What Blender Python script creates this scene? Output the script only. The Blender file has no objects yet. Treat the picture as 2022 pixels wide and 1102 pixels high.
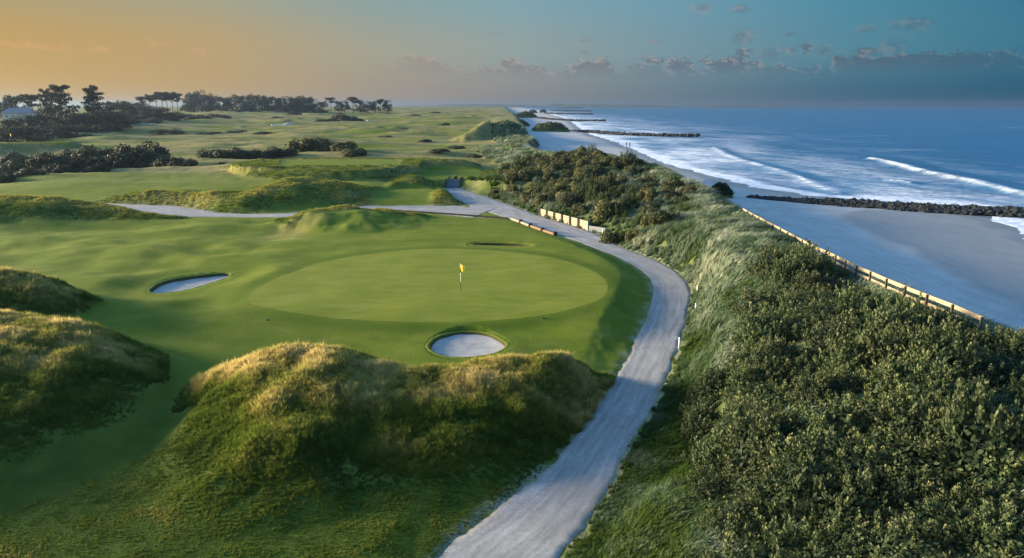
import bpy, bmesh, math, random
import numpy as np
from mathutils import Vector, Matrix
random.seed(7); rng = np.random.default_rng(11)
scene = bpy.context.scene
COL = scene.collection
R = math.radians
# ------------------------------------------------------------------ camera
FPX, CX, CY, HC, PITCH = 1400.0, 1011.0, 551.0, 15.0, R(13.77)
cam_d = bpy.data.cameras.new('camera'); cam = bpy.data.objects.new('camera', cam_d); COL.objects.link(cam)
cam.location = (0, 0, HC); cam.rotation_euler = (R(90) - PITCH, 0, 0)
cam_d.sensor_width = 36; cam_d.lens = FPX / 2022 * 36; cam_d.clip_start = 0.5; cam_d.clip_end = 60000
scene.camera = cam
SUN_AZ, SUN_EL = R(-80), R(9.5)      # azimuth from +Y, clockwise positive
def P(px, py, z=0.0):
    """survey helper: the world x, y where a sight line meets level z"""
    u = (px - CX) / FPX; v = (CY - py) / FPX
    dy = math.cos(PITCH) + v * math.sin(PITCH); dz = -math.sin(PITCH) + v * math.cos(PITCH)
    t = (z - HC) / dz
    return (u * t, dy * t)
def PD(px, py, d):
    """x and z of a sight line at distance d"""
    u = (px - CX) / FPX; v = (CY - py) / FPX
    dy = math.cos(PITCH) + v * math.sin(PITCH); dz = -math.sin(PITCH) + v * math.cos(PITCH)
    t = d / dy
    return u * t, HC + dz * t
# ------------------------------------------------------------------ noise
def _hash(ix, iy, seed):
    h = (ix.astype(np.int64) * 374761393 + iy.astype(np.int64) * 668265263 + seed * 974634777) & 0xffffffff
    h = ((h ^ (h >> 13)) * 1274126177) & 0xffffffff
    h = (h ^ (h >> 16)) & 0xffffffff
    return h
def noise(x, y, seed=0):
    x = np.asarray(x, float); y = np.asarray(y, float)
    x0 = np.floor(x); y0 = np.floor(y); fx = x - x0; fy = y - y0
    u = fx * fx * fx * (fx * (fx * 6 - 15) + 10); v = fy * fy * fy * (fy * (fy * 6 - 15) + 10)
    def g(ox, oy):
        a = _hash(x0 + ox, y0 + oy, seed) * (2 * math.pi / 4294967296.0)
        return np.cos(a) * (fx - ox) + np.sin(a) * (fy - oy)
    a = g(0, 0); b = g(1, 0); c = g(0, 1); d = g(1, 1)
    return 1.5 * ((a + (b - a) * u) * (1 - v) + (c + (d - c) * u) * v)
def fbm(x, y, seed=0, oct=4, gain=0.5):
    s = 0; a = 1.0; f = 1.0; n = 0
    for i in range(oct):
        s = s + a * noise(x * f, y * f, seed + i * 17); n += a; a *= gain; f *= 2.03
    return s / n * 1.4
def sst(a, b, x):
    t = np.clip((x - a) / (b - a), 0, 1); return t * t * (3 - 2 * t)
def near(X, Y, pts, vals=None):
    """distance to a polyline, signed side (+ = left of travel), interpolated values"""
    pts = np.asarray(pts, float); best = np.full(X.shape, 1e18); side = np.zeros(X.shape)
    vo = None
    if vals is not None:
        vals = np.asarray(vals, float); vo = [np.zeros(X.shape) for _ in range(vals.shape[1])]
    for i in range(len(pts) - 1):
        a = pts[i]; d = pts[i + 1] - a; L = d @ d
        t = np.clip(((X - a[0]) * d[0] + (Y - a[1]) * d[1]) / L, 0, 1)
        ex = X - a[0] - t * d[0]; ey = Y - a[1] - t * d[1]; q = ex * ex + ey * ey; sn = (d[0] * ey - d[1] * ex) / np.sqrt(L * q + 1e-9)
        m = q < best; best = np.where(m, q, best)
        cap = ((i == 0) & (t <= 0)) | ((i == len(pts) - 2) & (t >= 1)); side = np.where(m, np.where(cap, sn, np.sign(d[0] * ey - d[1] * ex)), side)
        if vo is not None:
            for k in range(len(vo)): vo[k] = np.where(m, vals[i, k] + (vals[i + 1, k] - vals[i, k]) * t, vo[k])
    return np.sqrt(best), side, vo
def polyd(X, Y, pts):
    """signed distance to a polygon, negative inside"""
    pts = np.asarray(pts, float); n = len(pts)
    d, _, _ = near(X, Y, np.vstack([pts, pts[:1]]))
    ins = np.zeros(X.shape, bool)
    for i in range(n):
        a = pts[i]; b = pts[(i + 1) % n]
        if a[1] == b[1]: continue
        c = ((a[1] > Y) != (b[1] > Y)) & (X < (b[0] - a[0]) * (Y - a[1]) / (b[1] - a[1]) + a[0])
        ins ^= c
    return np.where(ins, -d, d)
def smooth_line(pts, n=8, closed=False):
    """Catmull-Rom through rows of any width"""
    p = np.asarray(pts, float); out = []
    m = len(p); rngi = range(m if closed else m - 1)
    for i in rngi:
        if closed: p0, p1, p2, p3 = p[(i - 1) % m], p[i], p[(i + 1) % m], p[(i + 2) % m]
        else: p0, p1, p2, p3 = p[max(i - 1, 0)], p[i], p[i + 1], p[min(i + 2, m - 1)]
        for k in range(n):
            t = k / n
            out.append(0.5 * ((2 * p1) + (-p0 + p2) * t + (2 * p0 - 5 * p1 + 4 * p2 - p3) * t * t + (-p0 + 3 * p1 - 3 * p2 + p3) * t ** 3))
    if not closed: out.append(p[-1])
    return np.array(out)
# ------------------------------------------------------------------ survey of the place
def PZ(l): return [P(a, b, c) + (c,) for a, b, c in l]
# gravel paths: left edge / right edge sightings
PL = [(865,1102,-1.4),(960,1030,-1.35),(1060,950,-1.3),(1130,880,-1.2),(1190,800,-1.1),(1235,722,-1.0),(1266,660,-.95),(1290,600,-.9),(1294,562,-.8),(1258,525,-.7),(1180,490,-.5),(1100,462,-.3),(1010,432,-.1),(945,412,-.05),(906,393,0),(882,372,0)]
PR = [(1085,1102,-1.4),(1155,1030,-1.35),(1200,950,-1.3),(1240,870,-1.2),(1290,785,-1.1),(1325,705,-1.0),(1345,640,-.95),(1356,590,-.9),(1345,548,-.8),(1300,518,-.7),(1225,488,-.5),(1165,458,-.3),(1068,428,-.1),(1000,403,-.05),(950,386,0),(907,372,0)]
mp = []
for a, b in zip(PL, PR):
    q = P(*a); w = P(*b); mp.append(((q[0] + w[0]) / 2, (q[1] + w[1]) / 2, a[2], math.hypot(q[0] - w[0], q[1] - w[1]) / 2))
def perp(mp, LR):
    p = np.array(mp)[:, :2]; d = np.gradient(p, axis=0); d /= np.linalg.norm(d, axis=1)[:, None]; out = []
    for q, t_, (a, b) in zip(mp, d, LR): out.append(q[:3] + (max(1.1, abs((b[0] - a[0]) * -t_[1] + (b[1] - a[1]) * t_[0]) / 2),))
    return out
mp = perp(mp, [(P(*a), P(*b)) for a, b in zip(PL, PR)])
mp = [(-9, 6, -1.45, 1.5), (-5.2, 13, -1.45, 1.55), (-2.9, 18.5, -1.42, 1.55)] + mp
main_path = smooth_line(mp, 8)
bp = []
for a, b in [((960,407),(960,429)),((870,406),(870,421)),((780,406),(780,416)),((690,408),(690,414)),((600,419),(600,426)),((520,422),(520,428)),((440,421),(440,427)),((370,415),(370,426)),((320,407),(320,417)),((260,404),(260,409)),((210,402),(210,406)),((120,396),(120,399))]:
    q = P(*a, 0); w = P(*b, 0); bp.append(((q[0] + w[0]) / 2, (q[1] + w[1]) / 2, -0.02, max(1.3, abs(q[1] - w[1]) / 2)))
branch_path = smooth_line(bp, 6)
GREEN = smooth_line([P(x, y, 0) for x, y in [(490,598),(520,566),(600,531),(700,508),(830,495),(960,496),(1080,510),(1160,533),(1196,560),(1188,590),(1130,612),(1040,626),(920,632),(780,632),(650,626),(550,614)]], 8, True)
# bunkers: outline sightings, rim level, depth
def outl(l, z): return smooth_line([P(x, y, z) for x, y in l], 6, True)
BK = [dict(o=outl([(843,684),(858,667),(890,657),(925,654),(965,658),(992,670),(1004,682),(985,696),(950,704),(915,707),(880,705),(855,697)], -.5), z=-.5, d=.2),
      dict(o=outl([(292,574),(310,560),(345,550),(395,543),(440,539),(458,541),(448,549),(415,560),(370,573),(330,579),(303,580)], -.35), z=-.35, d=.3),
      dict(o=outl([(926,482.5),(945,480),(985,479.6),(1030,481.5),(1054,485),(1030,486.5),(985,486),(945,485)], -.05), z=-.05, d=.8)]
FARB = [dict(c=P(558,247,1.2), rx=7, ry=11), dict(c=P(716,240,1.5), rx=7, ry=12), dict(c=P(282,249,2), rx=6, ry=9), dict(c=P(128,262,1.0), rx=22, ry=10)]
RIDGES = [  # crest sightings (px, py, z, front width, back width)
 [(415,795,-.9,1.6,2.5),(428,760,-.2,2.4,2.6),(456,728,.7,2.8,2.8),(500,712,1.4,4.2,4.5),(560,698,1.75,8,6),(640,700,1.75,12.5,6),(720,724,1.1,11.5,4.5),(800,737,1.0,10.5,3),(900,731,.98,10,2.6),(1000,716,1.1,9.8,2.6),(1100,704,1.3,10,3.5),(1180,699,1.45,10,3.5),(1215,706,1.15,7,3.5),(1236,720,.6,3,2)],
 [(-420,600,3.,13,8),(-200,618,2.6,20,8),(0,632,2.3,22,7),(95,640,2.0,18,6),(160,662,1.5,13,5),(215,690,.8,7,4),(265,722,.0,4,2.5)],
 [(-200,535,3,8,7),(0,540,2.8,8,6),(60,545,2.5,7.5,5),(100,572,1.4,6,4),(112,605,.2,3,3)],
 [(-300,385,3,16,10),(0,388,2.6,15,9),(100,391,2.3,14,8),(180,403,1.5,10,6),(260,417,.8,6,4),(335,424,.35,4,3)],
 [(190,398,.6,5,8),(245,382,1.7,8,10),(300,379,1.7,9,12),(360,384,1.6,9,12),(420,380,2.0,10,10)],
 [(330,405,.5,4,6),(400,393,1.3,8,7),(482,384,1.9,10,8),(547,363,2.8,14,8),(577,351,3.4,15,9),(645,357,2.8,14,8),(727,369,1.6,9,6),(745,378,.6,4,4)],
 [(585,428,1.0,6,6),(625,415,1.6,10,6),(690,409,1.6,13,5),(740,414,1.0,10,4),(810,422,.5,6,3)],
 [(545,330,2.9,9,30),(600,328,3.2,10,34),(700,327,3.2,10,34),(785,328,3.0,9,34),(805,334,2.0,6,20)],
 [(780,378,.7,3,5),(800,362,1.7,5,4),(822,345,2.2,6,6)],
 [(826,357,1.25,2,26),(890,356,1.3,2,28),(950,355,1.3,3,28),(975,352,2.2,8,20)],
 [(735,402,.55,4,18),(800,401,.6,4,20),(850,400,.6,3,14)],
 [(858,398,.9,4,4),(876,378,1.1,5,4),(878,368,1.2,3,3)],
 [(0,283,3.4,10,14),(120,281,3.2,12,16),(170,288,1.8,8,10)],
]
RID = []
for r in RIDGES:
    xy = [P(a, b, c) for a, b, c, _, _ in r]
    RID.append((np.array(xy), np.array([(c, f, k) for _, _, c, f, k in r])))
RID.append((np.array([(-20,300),(-15,304),(-11,312),(-6,316),(-3,332),(2,345),(0,385)]), np.array([(3,5,8),(5.5,8,10),(8.4,10,11),(7.,12,11),(8.2,12,11),(5.5,12,11),(4,12,12)], float)))
DUNE = np.array([(20,-40,4.,19,10),(20.5,0,4.1,19,10),(21,12,4.2,18,10),(21.8,23,4.2,17,10),(22.6,33,4.,14.5,10),(23,45,3.35,11.5,10),(23.8,60,2.9,11,9.5),(25.8,84,2.4,15,9),(26.3,100,3.0,24,9),(26,137,3.6,27,9),(21,166,3.4,24,9),(13,186,2.2,18,7),(6,212,1.5,16,7),(4,250,1.5,16,6),(8,284,2.2,14,5),(4,320,2.6,16,7),(5,500,3.2,25,9),(2,1000,4,40,12),(-20,2500,4.5,60,15),(-60,6000,5,60,15)], float)
WATER = [(76,20),(76,60)] + [P(x, y, -2) for x, y in [(2060,478),(2010,452),(1965,431),(1900,408),(1800,402),(1690,394),(1600,386),(1500,371),(1400,346),(1310,322),(1262,300),(1215,280)]] + [(47,430),(52,560),(70,900),(75,1500),(60,2500),(0,6000)]
WATER = np.array(WATER)
LAWN = [[(560,315),(790,315),(785,326.5),(556,328)], [(742,377),(800,371),(852,371),(848,401),(730,402)], [(843,333),(952,333),(930,356),(832,356)]]
LZ = [3.1, .55, 1.3]
LAWN = [[P(x, y, z) for x, y in l] for l, z in zip(LAWN, LZ)]
def coast(X, Y):
    return near(X, Y, DUNE[:, :2], DUNE[:, 2:])
def height(X, Y, parts=False):
    X = np.asarray(X, float); Y = np.asarray(Y, float)
    base = -1.2 + .55 * sst(27, 42, Y) + .65 * sst(44, 52, Y)
    dg = np.full(X.shape, 99.); bx = (np.abs(X - GREEN[:, 0].mean()) < 34) & (np.abs(Y - GREEN[:, 1].mean()) < 34)
    if bx.any(): dg[bx] = polyd(X[bx], Y[bx], GREEN)
    base = base + 0.12 * np.exp(-np.maximum(dg, 0) / 3)
    base -= .85 * sst(9.5, 17.5, X + 0.02 * Y) * sst(110, 70, Y) * sst(36, 50, Y)
    far = sst(112, 175, Y)
    roll = sst(-12, -22, X + .1 * Y) * sst(40, 52, Y) * sst(104, 90, Y)
    base = base + roll * (.58 * fbm(X / 15, Y / 8, 3, 2) + .12 * fbm(X / 5, Y / 4, 5, 2))
    base = base + far * (.95 * fbm(X / 48, Y / 22, 21, 3) + 1.1 * np.abs(fbm(X / 70, Y / 40, 9, 2)) + .13 * fbm(X / 16, Y / 9, 31, 3))
    base = base + 1.3 * sst(112, 132, Y) * sst(185, 160, Y) * sst(-6, -22, X + .05 * Y) * sst(-105, -75, X) + .5 * sst(105, 125, Y) * sst(330, 200, Y) * fbm(X / 70, Y / 13, 55, 2)
    base = base + sst(230, 420, Y) * (.9 * fbm(X / 90, Y / 45, 41, 3)) + 3.2 * sst(350, 950, Y) + 3 * sst(-160, -330, X) * sst(250, 450, Y)
    rg = np.clip(1 - np.abs(fbm(X / 120, Y / 24, 51, 3)) * 3.2, 0, 1) ** 2 * sst(118, 150, Y); base = base + rg * (1.1 + .5 * sst(250, 500, Y)) * (.4 + .9 * np.clip(fbm(X / 60, Y / 60, 52, 2) + .4, 0, 1))
    base = base + .05 * fbm(X / 6, Y / 6, 61, 2)
    rough = np.zeros(X.shape); h = base; crest = np.zeros(X.shape)
    for ri, (pts, v) in enumerate(RID):
        m = 42; bx = (X > pts[:, 0].min() - m) & (X < pts[:, 0].max() + m) & (Y > pts[:, 1].min() - m) & (Y < pts[:, 1].max() + m)
        if not bx.any(): continue
        xb, yb = X[bx], Y[bx]; wob = 1 + .12 * fbm(xb / 6, yb / 6, 77, 2); h = h.copy(); h0 = h[bx]; hb = h0.copy(); Sm = np.zeros(h0.shape)
        gate = (near(xb, yb, main_path[::3, :2])[1] > 0) * 1. if ri == 0 else 1.
        for k_ in range(len(pts) - 1):
            d, s, (z, wf, wb) = near(xb, yb, pts[k_:k_ + 2], v[k_:k_ + 2])
            fr_ = sst(.75, -.75, s); plat = np.clip((wb - 13) / 6, 0, 1) * wb * .55 * (1 - fr_); w = (wb + (wf - wb) * fr_) * wob; w = w * np.where(w > 4.5, .3 + .7 * np.abs(s), 1)
            t = np.clip(np.maximum(d - plat, 0) / np.maximum(w - plat, .5), 0, 1); S = (1 - t ** 1.75) ** 1.5 * gate
            hb = np.maximum(hb, np.where(z > h0, h0 + (z - h0) * S, h0)); Sm = np.maximum(Sm, S)
        h[bx] = hb; rough[bx] = np.maximum(rough[bx], sst(.01, .38, Sm)); crest[bx] = np.maximum(crest[bx], Sm)
    d, s, (z, wl, wr) = coast(X, Y)
    land = s > 0
    wob = 1 + .16 * fbm(X / 9, Y / 9, 88, 3)
    t = np.clip(d / (np.where(land, wl, wr) * wob), 0, 1)
    S = np.where(land, (1 - t ** 2.5) ** 1.15, 1 - t * t * (3 - 2 * t))
    zz = z + .45 * fbm(X / 11, Y / 11, 99, 3) * sst(0, 6, d) + .5 * fbm(X / 30, Y / 30, 98, 2) * sst(150, 200, Y)
    hd = np.where(land, h + np.maximum(zz - h, 0) * S, -4.5 + (zz + 4.5) * S)
    h = hd; dune = np.where(land, sst(.02, .12, S), 1)
    nb = (.10 * fbm(X / 1.3, Y / 1.3, 5, 3) + .22 * fbm(X / 3.6, Y / 3.2, 6, 2)) * (1 - .75 * sst(115, 220, Y))
    lawn = np.zeros(X.shape)
    for l, lz in zip(LAWN, LZ):
        l = np.array(l); bx = (X > l[:, 0].min() - 6) & (X < l[:, 0].max() + 6) & (Y > l[:, 1].min() - 6) & (Y < l[:, 1].max() + 6)
        if bx.any():
            k = sst(1.2, -.6, polyd(X[bx], Y[bx], l)); lawn[bx] = np.maximum(lawn[bx], k)
            h[bx] = h[bx] * (1 - k) + lz * k
    rr = np.maximum(np.maximum(rough, dune), far) * (1 - lawn)
    h = h + nb * rr * (1 + 4 * sst(200, 290, Y) * crest)
    # paths
    pth = np.full(X.shape, 99.)
    for line, rag in ((branch_path, .25), (main_path, .3)):
        bx = (X > line[:, 0].min() - 9) & (X < line[:, 0].max() + 9) & (Y > line[:, 1].min() - 9) & (Y < line[:, 1].max() + 9)
        if not bx.any(): continue
        d, s, (z, hw) = near(X[bx], Y[bx], line[:, :2], line[:, 2:])
        e = d - hw + rag * fbm(X[bx] / .9, Y[bx] / .9, 14, 3)
        k = sst(3.2, .2, e)
        hh = h[bx]; hh = hh * (1 - k) + (z + .02) * k
        hh = hh - .075 * sst(.6, .15, e); h[bx] = hh
        pth[bx] = np.minimum(pth[bx], e)
        if line is main_path: dune[bx] = np.maximum(dune[bx], (s < 0) * land[bx] * sst(.1, .7, e) * sst(142, 130, Y[bx])); rough[bx] *= 1 - (s < 0) * (e < 6)
    # green and bunkers sit in their own sheets
    h = h - .035 * sst(.05, -.3, dg)
    bnk = np.full(X.shape, 99.)
    for b in BK:
        o = b['o']; bx = (X > o[:, 0].min() - 5) & (X < o[:, 0].max() + 5) & (Y > o[:, 1].min() - 5) & (Y < o[:, 1].max() + 5)
        if not bx.any(): continue
        q = polyd(X[bx], Y[bx], o); hh = h[bx]
        k = sst(4.6, .3, q) * sst(.2, 2.6, dg[bx]); hh = hh * (1 - k) + b['z'] * k
        hh = hh + .03 * sst(1.6, .3, q)
        hh = hh - (b['d'] + .5) * sst(.04, -.28, q); h[bx] = hh
        bnk[bx] = np.minimum(bnk[bx], q)
    if parts: return h, dict(rough=rough, crest=crest, dune=dune, land=land, far=far, lawn=lawn, path=pth, rg=rg, dg=dg, bnk=bnk, dc=d if False else None, Sd=S)
    return h
def G(x, y): return float(height(np.array([x]), np.array([y]))[0])
def GA(xy): return height(np.asarray(xy)[:, 0], np.asarray(xy)[:, 1])
# ------------------------------------------------------------------ material helpers
MATS = {}
class NT:
    def __init__(s, name):
        s.m = bpy.data.materials.new(name); s.m.use_nodes = True; s.t = s.m.node_tree; s.t.nodes.clear()
        s.out = s.n('ShaderNodeOutputMaterial')
    def n(s, typ, **k):
        o = s.t.nodes.new(typ)
        for a, b in k.items(): setattr(o, a, b)
        return o
    def l(s, a, b): s.t.links.new(a, b)
    def val(s, sock, v):
        if hasattr(v, 'is_linked') or isinstance(v, bpy.types.NodeSocket): s.l(v, sock)
        else: sock.default_value = v
    def coords(s, scale=(1, 1, 1), obj=False):
        if obj: o = s.n('ShaderNodeTexCoord').outputs['Object']
        else: o = s.n('ShaderNodeNewGeometry').outputs['Position']
        m = s.n('ShaderNodeMapping'); m.inputs['Scale'].default_value = scale; s.l(o, m.inputs['Vector']); return m.outputs[0]
    def noise(s, scale, detail=4, rough=.55, vec=None, dist=0):
        o = s.n('ShaderNodeTexNoise'); o.inputs['Scale'].default_value = scale; o.inputs['Detail'].default_value = detail
        o.inputs['Roughness'].default_value = rough; o.inputs['Distortion'].default_value = dist
        s.l(vec if vec is not None else s.coords(), o.inputs['Vector']); return o.outputs[0]
    def rng(s, v, a, b, c=0., d=1.):
        o = s.n('ShaderNodeMapRange'); s.val(o.inputs[0], v)
        for i, q in enumerate((a, b, c, d)): o.inputs[i + 1].default_value = q
        return o.outputs[0]
    def mix(s, f, a, b):
        o = s.n('ShaderNodeMix', data_type='RGBA'); s.val(o.inputs[0], f)
        for i, q in ((6, a), (7, b)):
            if isinstance(q, tuple): o.inputs[i].default_value = q + (1,) if len(q) == 3 else q
            else: s.l(q, o.inputs[i])
        return o.outputs[2]
    def math(s, op, a, b=0.):
        o = s.n('ShaderNodeMath', operation=op); s.val(o.inputs[0], a); s.val(o.inputs[1], b); return o.outputs[0]
    def attr(s, name, typ='GEOMETRY'):
        o = s.n('ShaderNodeAttribute', attribute_name=name, attribute_type=typ); return o
    def bump(s, h, strength=.5, dist=.1):
        o = s.n('ShaderNodeBump'); o.inputs['Strength'].default_value = strength; o.inputs['Distance'].default_value = dist; s.l(h, o.inputs['Height']); return o.outputs[0]
    def bsdf(s, col, rough=.9, normal=None, spec=.2, **k):
        o = s.n('ShaderNodeBsdfPrincipled')
        if isinstance(col, tuple): o.inputs['Base Color'].default_value = col + (1,)
        else: s.l(col, o.inputs['Base Color'])
        s.val(o.inputs['Roughness'], rough); o.inputs['Specular IOR Level'].default_value = spec
        if normal is not None: s.l(normal, o.inputs['Normal'])
        for a, b in k.items(): s.val(o.inputs[a], b)
        s.l(o.outputs[0], s.out.inputs[0]); return o
def plain(name, c, rough=.8, var=.25, scale=6., spec=.25, bump=.15):
    t = NT(name); n = t.noise(scale, 5, vec=t.coords(obj=True)); n2 = t.noise(scale * 7, 3, vec=t.coords(obj=True))
    f = t.math('MULTIPLY', t.math('ADD', n, n2), .5)
    col = t.mix(t.rng(f, .3, .7), tuple(x * (1 - var) for x in c), tuple(min(1, x * (1 + var)) for x in c))
    t.bsdf(col, rough, t.bump(n2, bump, .02), spec); return t.m
def wood(name, c, var=.35):
    t = NT(name); v = t.coords((1, 1, 6), obj=True); n = t.noise(3, 6, .6, t.coords((2, .6, 12), obj=True)); n2 = t.noise(22, 3, .6, t.coords((1, .15, 1), obj=True))
    f = t.math('MULTIPLY', t.math('ADD', n, n2), .5)
    col = t.mix(t.rng(f, .3, .7), tuple(x * (1 - var) for x in c), tuple(x * (1 + var * .6) for x in c))
    t.bsdf(col, .85, t.bump(n2, .3, .02), .2); return t.m
# ground: short turf, rough, straw, dune grass
t = NT('turf')
A = t.attr('mask'); sp = t.n('ShaderNodeSeparateColor'); t.l(A.outputs['Color'], sp.inputs[0])
B = t.attr('mask_b'); sp2 = t.n('ShaderNodeSeparateColor'); t.l(B.outputs['Color'], sp2.inputs[0])
big = t.noise(.12, 4); med = t.noise(.9, 5, .6); fin = t.noise(9, 4, .7); str_ = t.noise(2.2, 5, .65, t.coords((1, .35, 1)))
mown = t.mix(t.rng(big, .35, .65), (.085, .125, .010), (.13, .16, .014)); mown = t.mix(t.rng(med, .35, .7), mown, (.10, .138, .011)); mown = t.mix(t.rng(fin, .45, .75, 0, .5), mown, (.165, .175, .028)); dry = t.noise(.33, 5, .62, t.coords((1, 1.7, 1))); mown = t.mix(t.rng(dry, .52, .72, 0, .6), mown, (.19, .185, .045)); mown = t.mix(t.rng(dry, .46, .3, 0, .55), mown, (.055, .095, .008)); mown = t.mix(sp2.outputs[2], mown, t.mix(t.rng(med, .35, .7), (.034, .062, .006), (.06, .09, .011)))  # last mix: darker semi-rough green, with the foreground's shade put into the colour
rough_c = t.mix(t.rng(med, .3, .7), (.05, .085, .011), (.11, .135, .022)); rough_c = t.mix(t.rng(str_, .5, .75, 0, .7), rough_c, (.15, .13, .045))
straw = t.mix(t.rng(str_, .3, .7), (.16, .135, .045), (.32, .255, .10))
lush = t.mix(t.rng(med, .3, .7), (.028, .052, .010), (.062, .09, .018))
marr = t.mix(t.rng(str_, .3, .7), (.075, .10, .05), (.19, .20, .105))
fg = t.attr('fringe').outputs['Fac']; mown = t.mix(t.math('MULTIPLY', fg, .8), mown, (.062, .10, .007)); c = t.mix(sp.outputs[0], rough_c, mown)
c = t.mix(sp2.outputs[0], c, marr); c = t.mix(sp.outputs[2], c, lush); c = t.mix(sp.outputs[1], c, straw)
c = t.mix(t.math('MULTIPLY', sp2.outputs[1], t.rng(fin, .35, .6)), c, (.40, .36, .30))
bh = t.math('ADD', t.math('MULTIPLY', med, .6), fin)
t.bsdf(c, .95, t.bump(bh, .45, .12), .08); MATS['turf'] = t.m
t = NT('green_turf')
v = t.coords((1, 1, 1)); big = t.noise(.16, 4); fin = t.noise(14, 4, .7); med = t.noise(.9, 5, .6, t.coords((.5, 1.6, 1)))
c = t.mix(t.rng(big, .35, .65), (.125, .158, .012), (.155, .178, .016)); c = t.mix(t.rng(med, .4, .7, 0, .7), c, (.18, .19, .026)); dry = t.noise(.3, 5, .6, t.coords((1, 2.2, 1))); c = t.mix(t.rng(dry, .5, .72, 0, .6), c, (.215, .215, .045)); c = t.mix(t.rng(dry, .46, .3, 0, .5), c, (.105, .145, .012)); c = t.mix(t.rng(fin, .45, .8, 0, .45), c, (.105, .14, .012))
t.bsdf(c, .9, t.bump(fin, .15, .03), .1); MATS['green'] = t.m
t = NT('gravel')
a = t.noise(.5, 5, .6); b = t.noise(5, 5, .7); c3 = t.noise(38, 3, .7); ed = t.attr('across').outputs['Fac']
c = t.mix(t.rng(a, .3, .7), (.25, .245, .235), (.35, .345, .335)); c = t.mix(t.rng(b, .42, .68, 0, .75), c, (.20, .195, .185)); c = t.mix(t.rng(c3, .55, .75, 0, .6), c, (.44, .435, .42))
al = t.attr('along').outputs['Fac']; sa_ = t.attr('across_s').outputs['Fac']; cb = t.n('ShaderNodeCombineXYZ'); t.l(t.math('MULTIPLY', al, .14), cb.inputs[0]); t.l(t.math('MULTIPLY', sa_, 3.2), cb.inputs[1]); trk = t.noise(1.6, 5, .65, cb.outputs[0]); c = t.mix(t.rng(trk, .46, .66, 0, .75), c, (.18, .175, .165)); c = t.mix(t.rng(trk, .45, .32, 0, .5), c, (.43, .42, .405))
rut = t.math('MULTIPLY', t.rng(t.noise(.8, 4, .6), .35, .6), t.rng(ed, .0, .35, 1, 0)); c = t.mix(t.math('MULTIPLY', rut, .3), c, (.30, .29, .25))
c = t.mix(t.math('MULTIPLY', t.rng(ed, .72, 1.), t.rng(b, .35, .6)), c, (.26, .22, .12))
t.bsdf(c, .95, t.bump(t.math('ADD', b, c3), .5, .05), .1); MATS['gravel'] = t.m
t = NT('sand')
a = t.noise(.25, 4); b = t.noise(3, 5, .65); w = t.attr('wet').outputs['Fac']; fn = t.noise(30, 2)
c = t.mix(t.rng(a, .3, .7), (.37, .365, .345), (.45, .445, .42)); c = t.mix(t.rng(b, .4, .7, 0, .6), c, (.28, .275, .255)); lines = t.noise(.35, 5, .65, t.coords((2.6, .35, 1)), .4); c = t.mix(t.rng(lines, .52, .7, 0, .55), c, (.27, .265, .25))
c = t.mix(w, c, t.mix(t.rng(lines, .4, .65), (.15, .155, .15), (.21, .21, .20)))
t.bsdf(c, t.rng(w, 0, 1, .95, .42), t.bump(t.math('ADD', b, t.math('MULTIPLY', fn, .3)), .35, .06), t.rng(w, 0, 1, .1, .45)) if False else t.bsdf(c, t.rng(w, 0, 1, .95, .45), t.bump(t.math('ADD', b, t.math('MULTIPLY', fn, .3)), .35, .06), .25)
MATS['sand'] = t.m
t = NT('bunker_sand'); a = t.noise(1.2, 5, .6); b = t.noise(14, 4, .7, t.coords((1, 2.5, 1)))
t.bsdf(t.mix(t.rng(a, .3, .7), (.27, .265, .25), (.36, .35, .33)), .95, t.bump(t.math('ADD', a, b), .45, .05), .1); MATS['bsand'] = t.m
t = NT('sod'); a = t.noise(3, 5, .6, t.coords((1, 1, 9))); t.bsdf(t.mix(t.rng(a, .3, .7), (.035, .04, .014), (.085, .08, .03)), .95, t.bump(a, .8, .06), .05); MATS['sod'] = t.m
# water
t = NT('sea_water')
fo = t.attr('foam').outputs['Fac']; dp = t.attr('deep').outputs['Fac']
rip = t.noise(.7, 5, .6, t.coords((.5, 1, 1))); rip2 = t.noise(.09, 4, .55, t.coords((.45, 1, 1))); fn = t.noise(.5, 6, .62, t.coords((.35, .8, 1)), .6)
f = t.math('MULTIPLY', fo, t.rng(fn, .28, .62, .35, 1.25)); f = t.rng(f, .06, .8)
c = t.mix(dp, (.045, .15, .26), (.006, .07, .165)); c = t.mix(t.rng(rip2, .4, .65, 0, .7), c, (.004, .04, .11)); c = t.mix(f, c, (.66, .70, .72))
t.bsdf(c, t.rng(f, 0, 1, .28, .85), t.bump(t.math('ADD', rip, t.math('MULTIPLY', rip2, 2.)), .9, .6), .22); MATS['sea'] = t.m
def leafmat(name, c1, c2, tip, trans=.3):
    t = NT(name); a = t.attr('shade').outputs['Fac']; r = t.n('ShaderNodeObjectInfo').outputs['Random']
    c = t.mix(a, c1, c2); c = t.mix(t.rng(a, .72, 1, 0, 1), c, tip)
    hs = t.n('ShaderNodeHueSaturation'); t.l(c, hs.inputs['Color']); t.l(t.rng(r, 0, 1, .72, 1.2), hs.inputs['Value']); t.l(t.rng(t.math('FRACT', t.math('MULTIPLY', r, 7.3)), 0, 1, .485, .51), hs.inputs['Hue']); c = hs.outputs[0]
    d = t.n('ShaderNodeBsdfPrincipled'); t.l(c, d.inputs['Base Color']); d.inputs['Roughness'].default_value = .7; d.inputs['Specular IOR Level'].default_value = .25
    tr = t.n('ShaderNodeBsdfTranslucent'); t.l(c, tr.inputs[0]); mx = t.n('ShaderNodeMixShader'); mx.inputs[0].default_value = trans
    t.l(d.outputs[0], mx.inputs[1]); t.l(tr.outputs[0], mx.inputs[2]); t.l(mx.outputs[0], t.out.inputs[0]); return t.m
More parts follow.
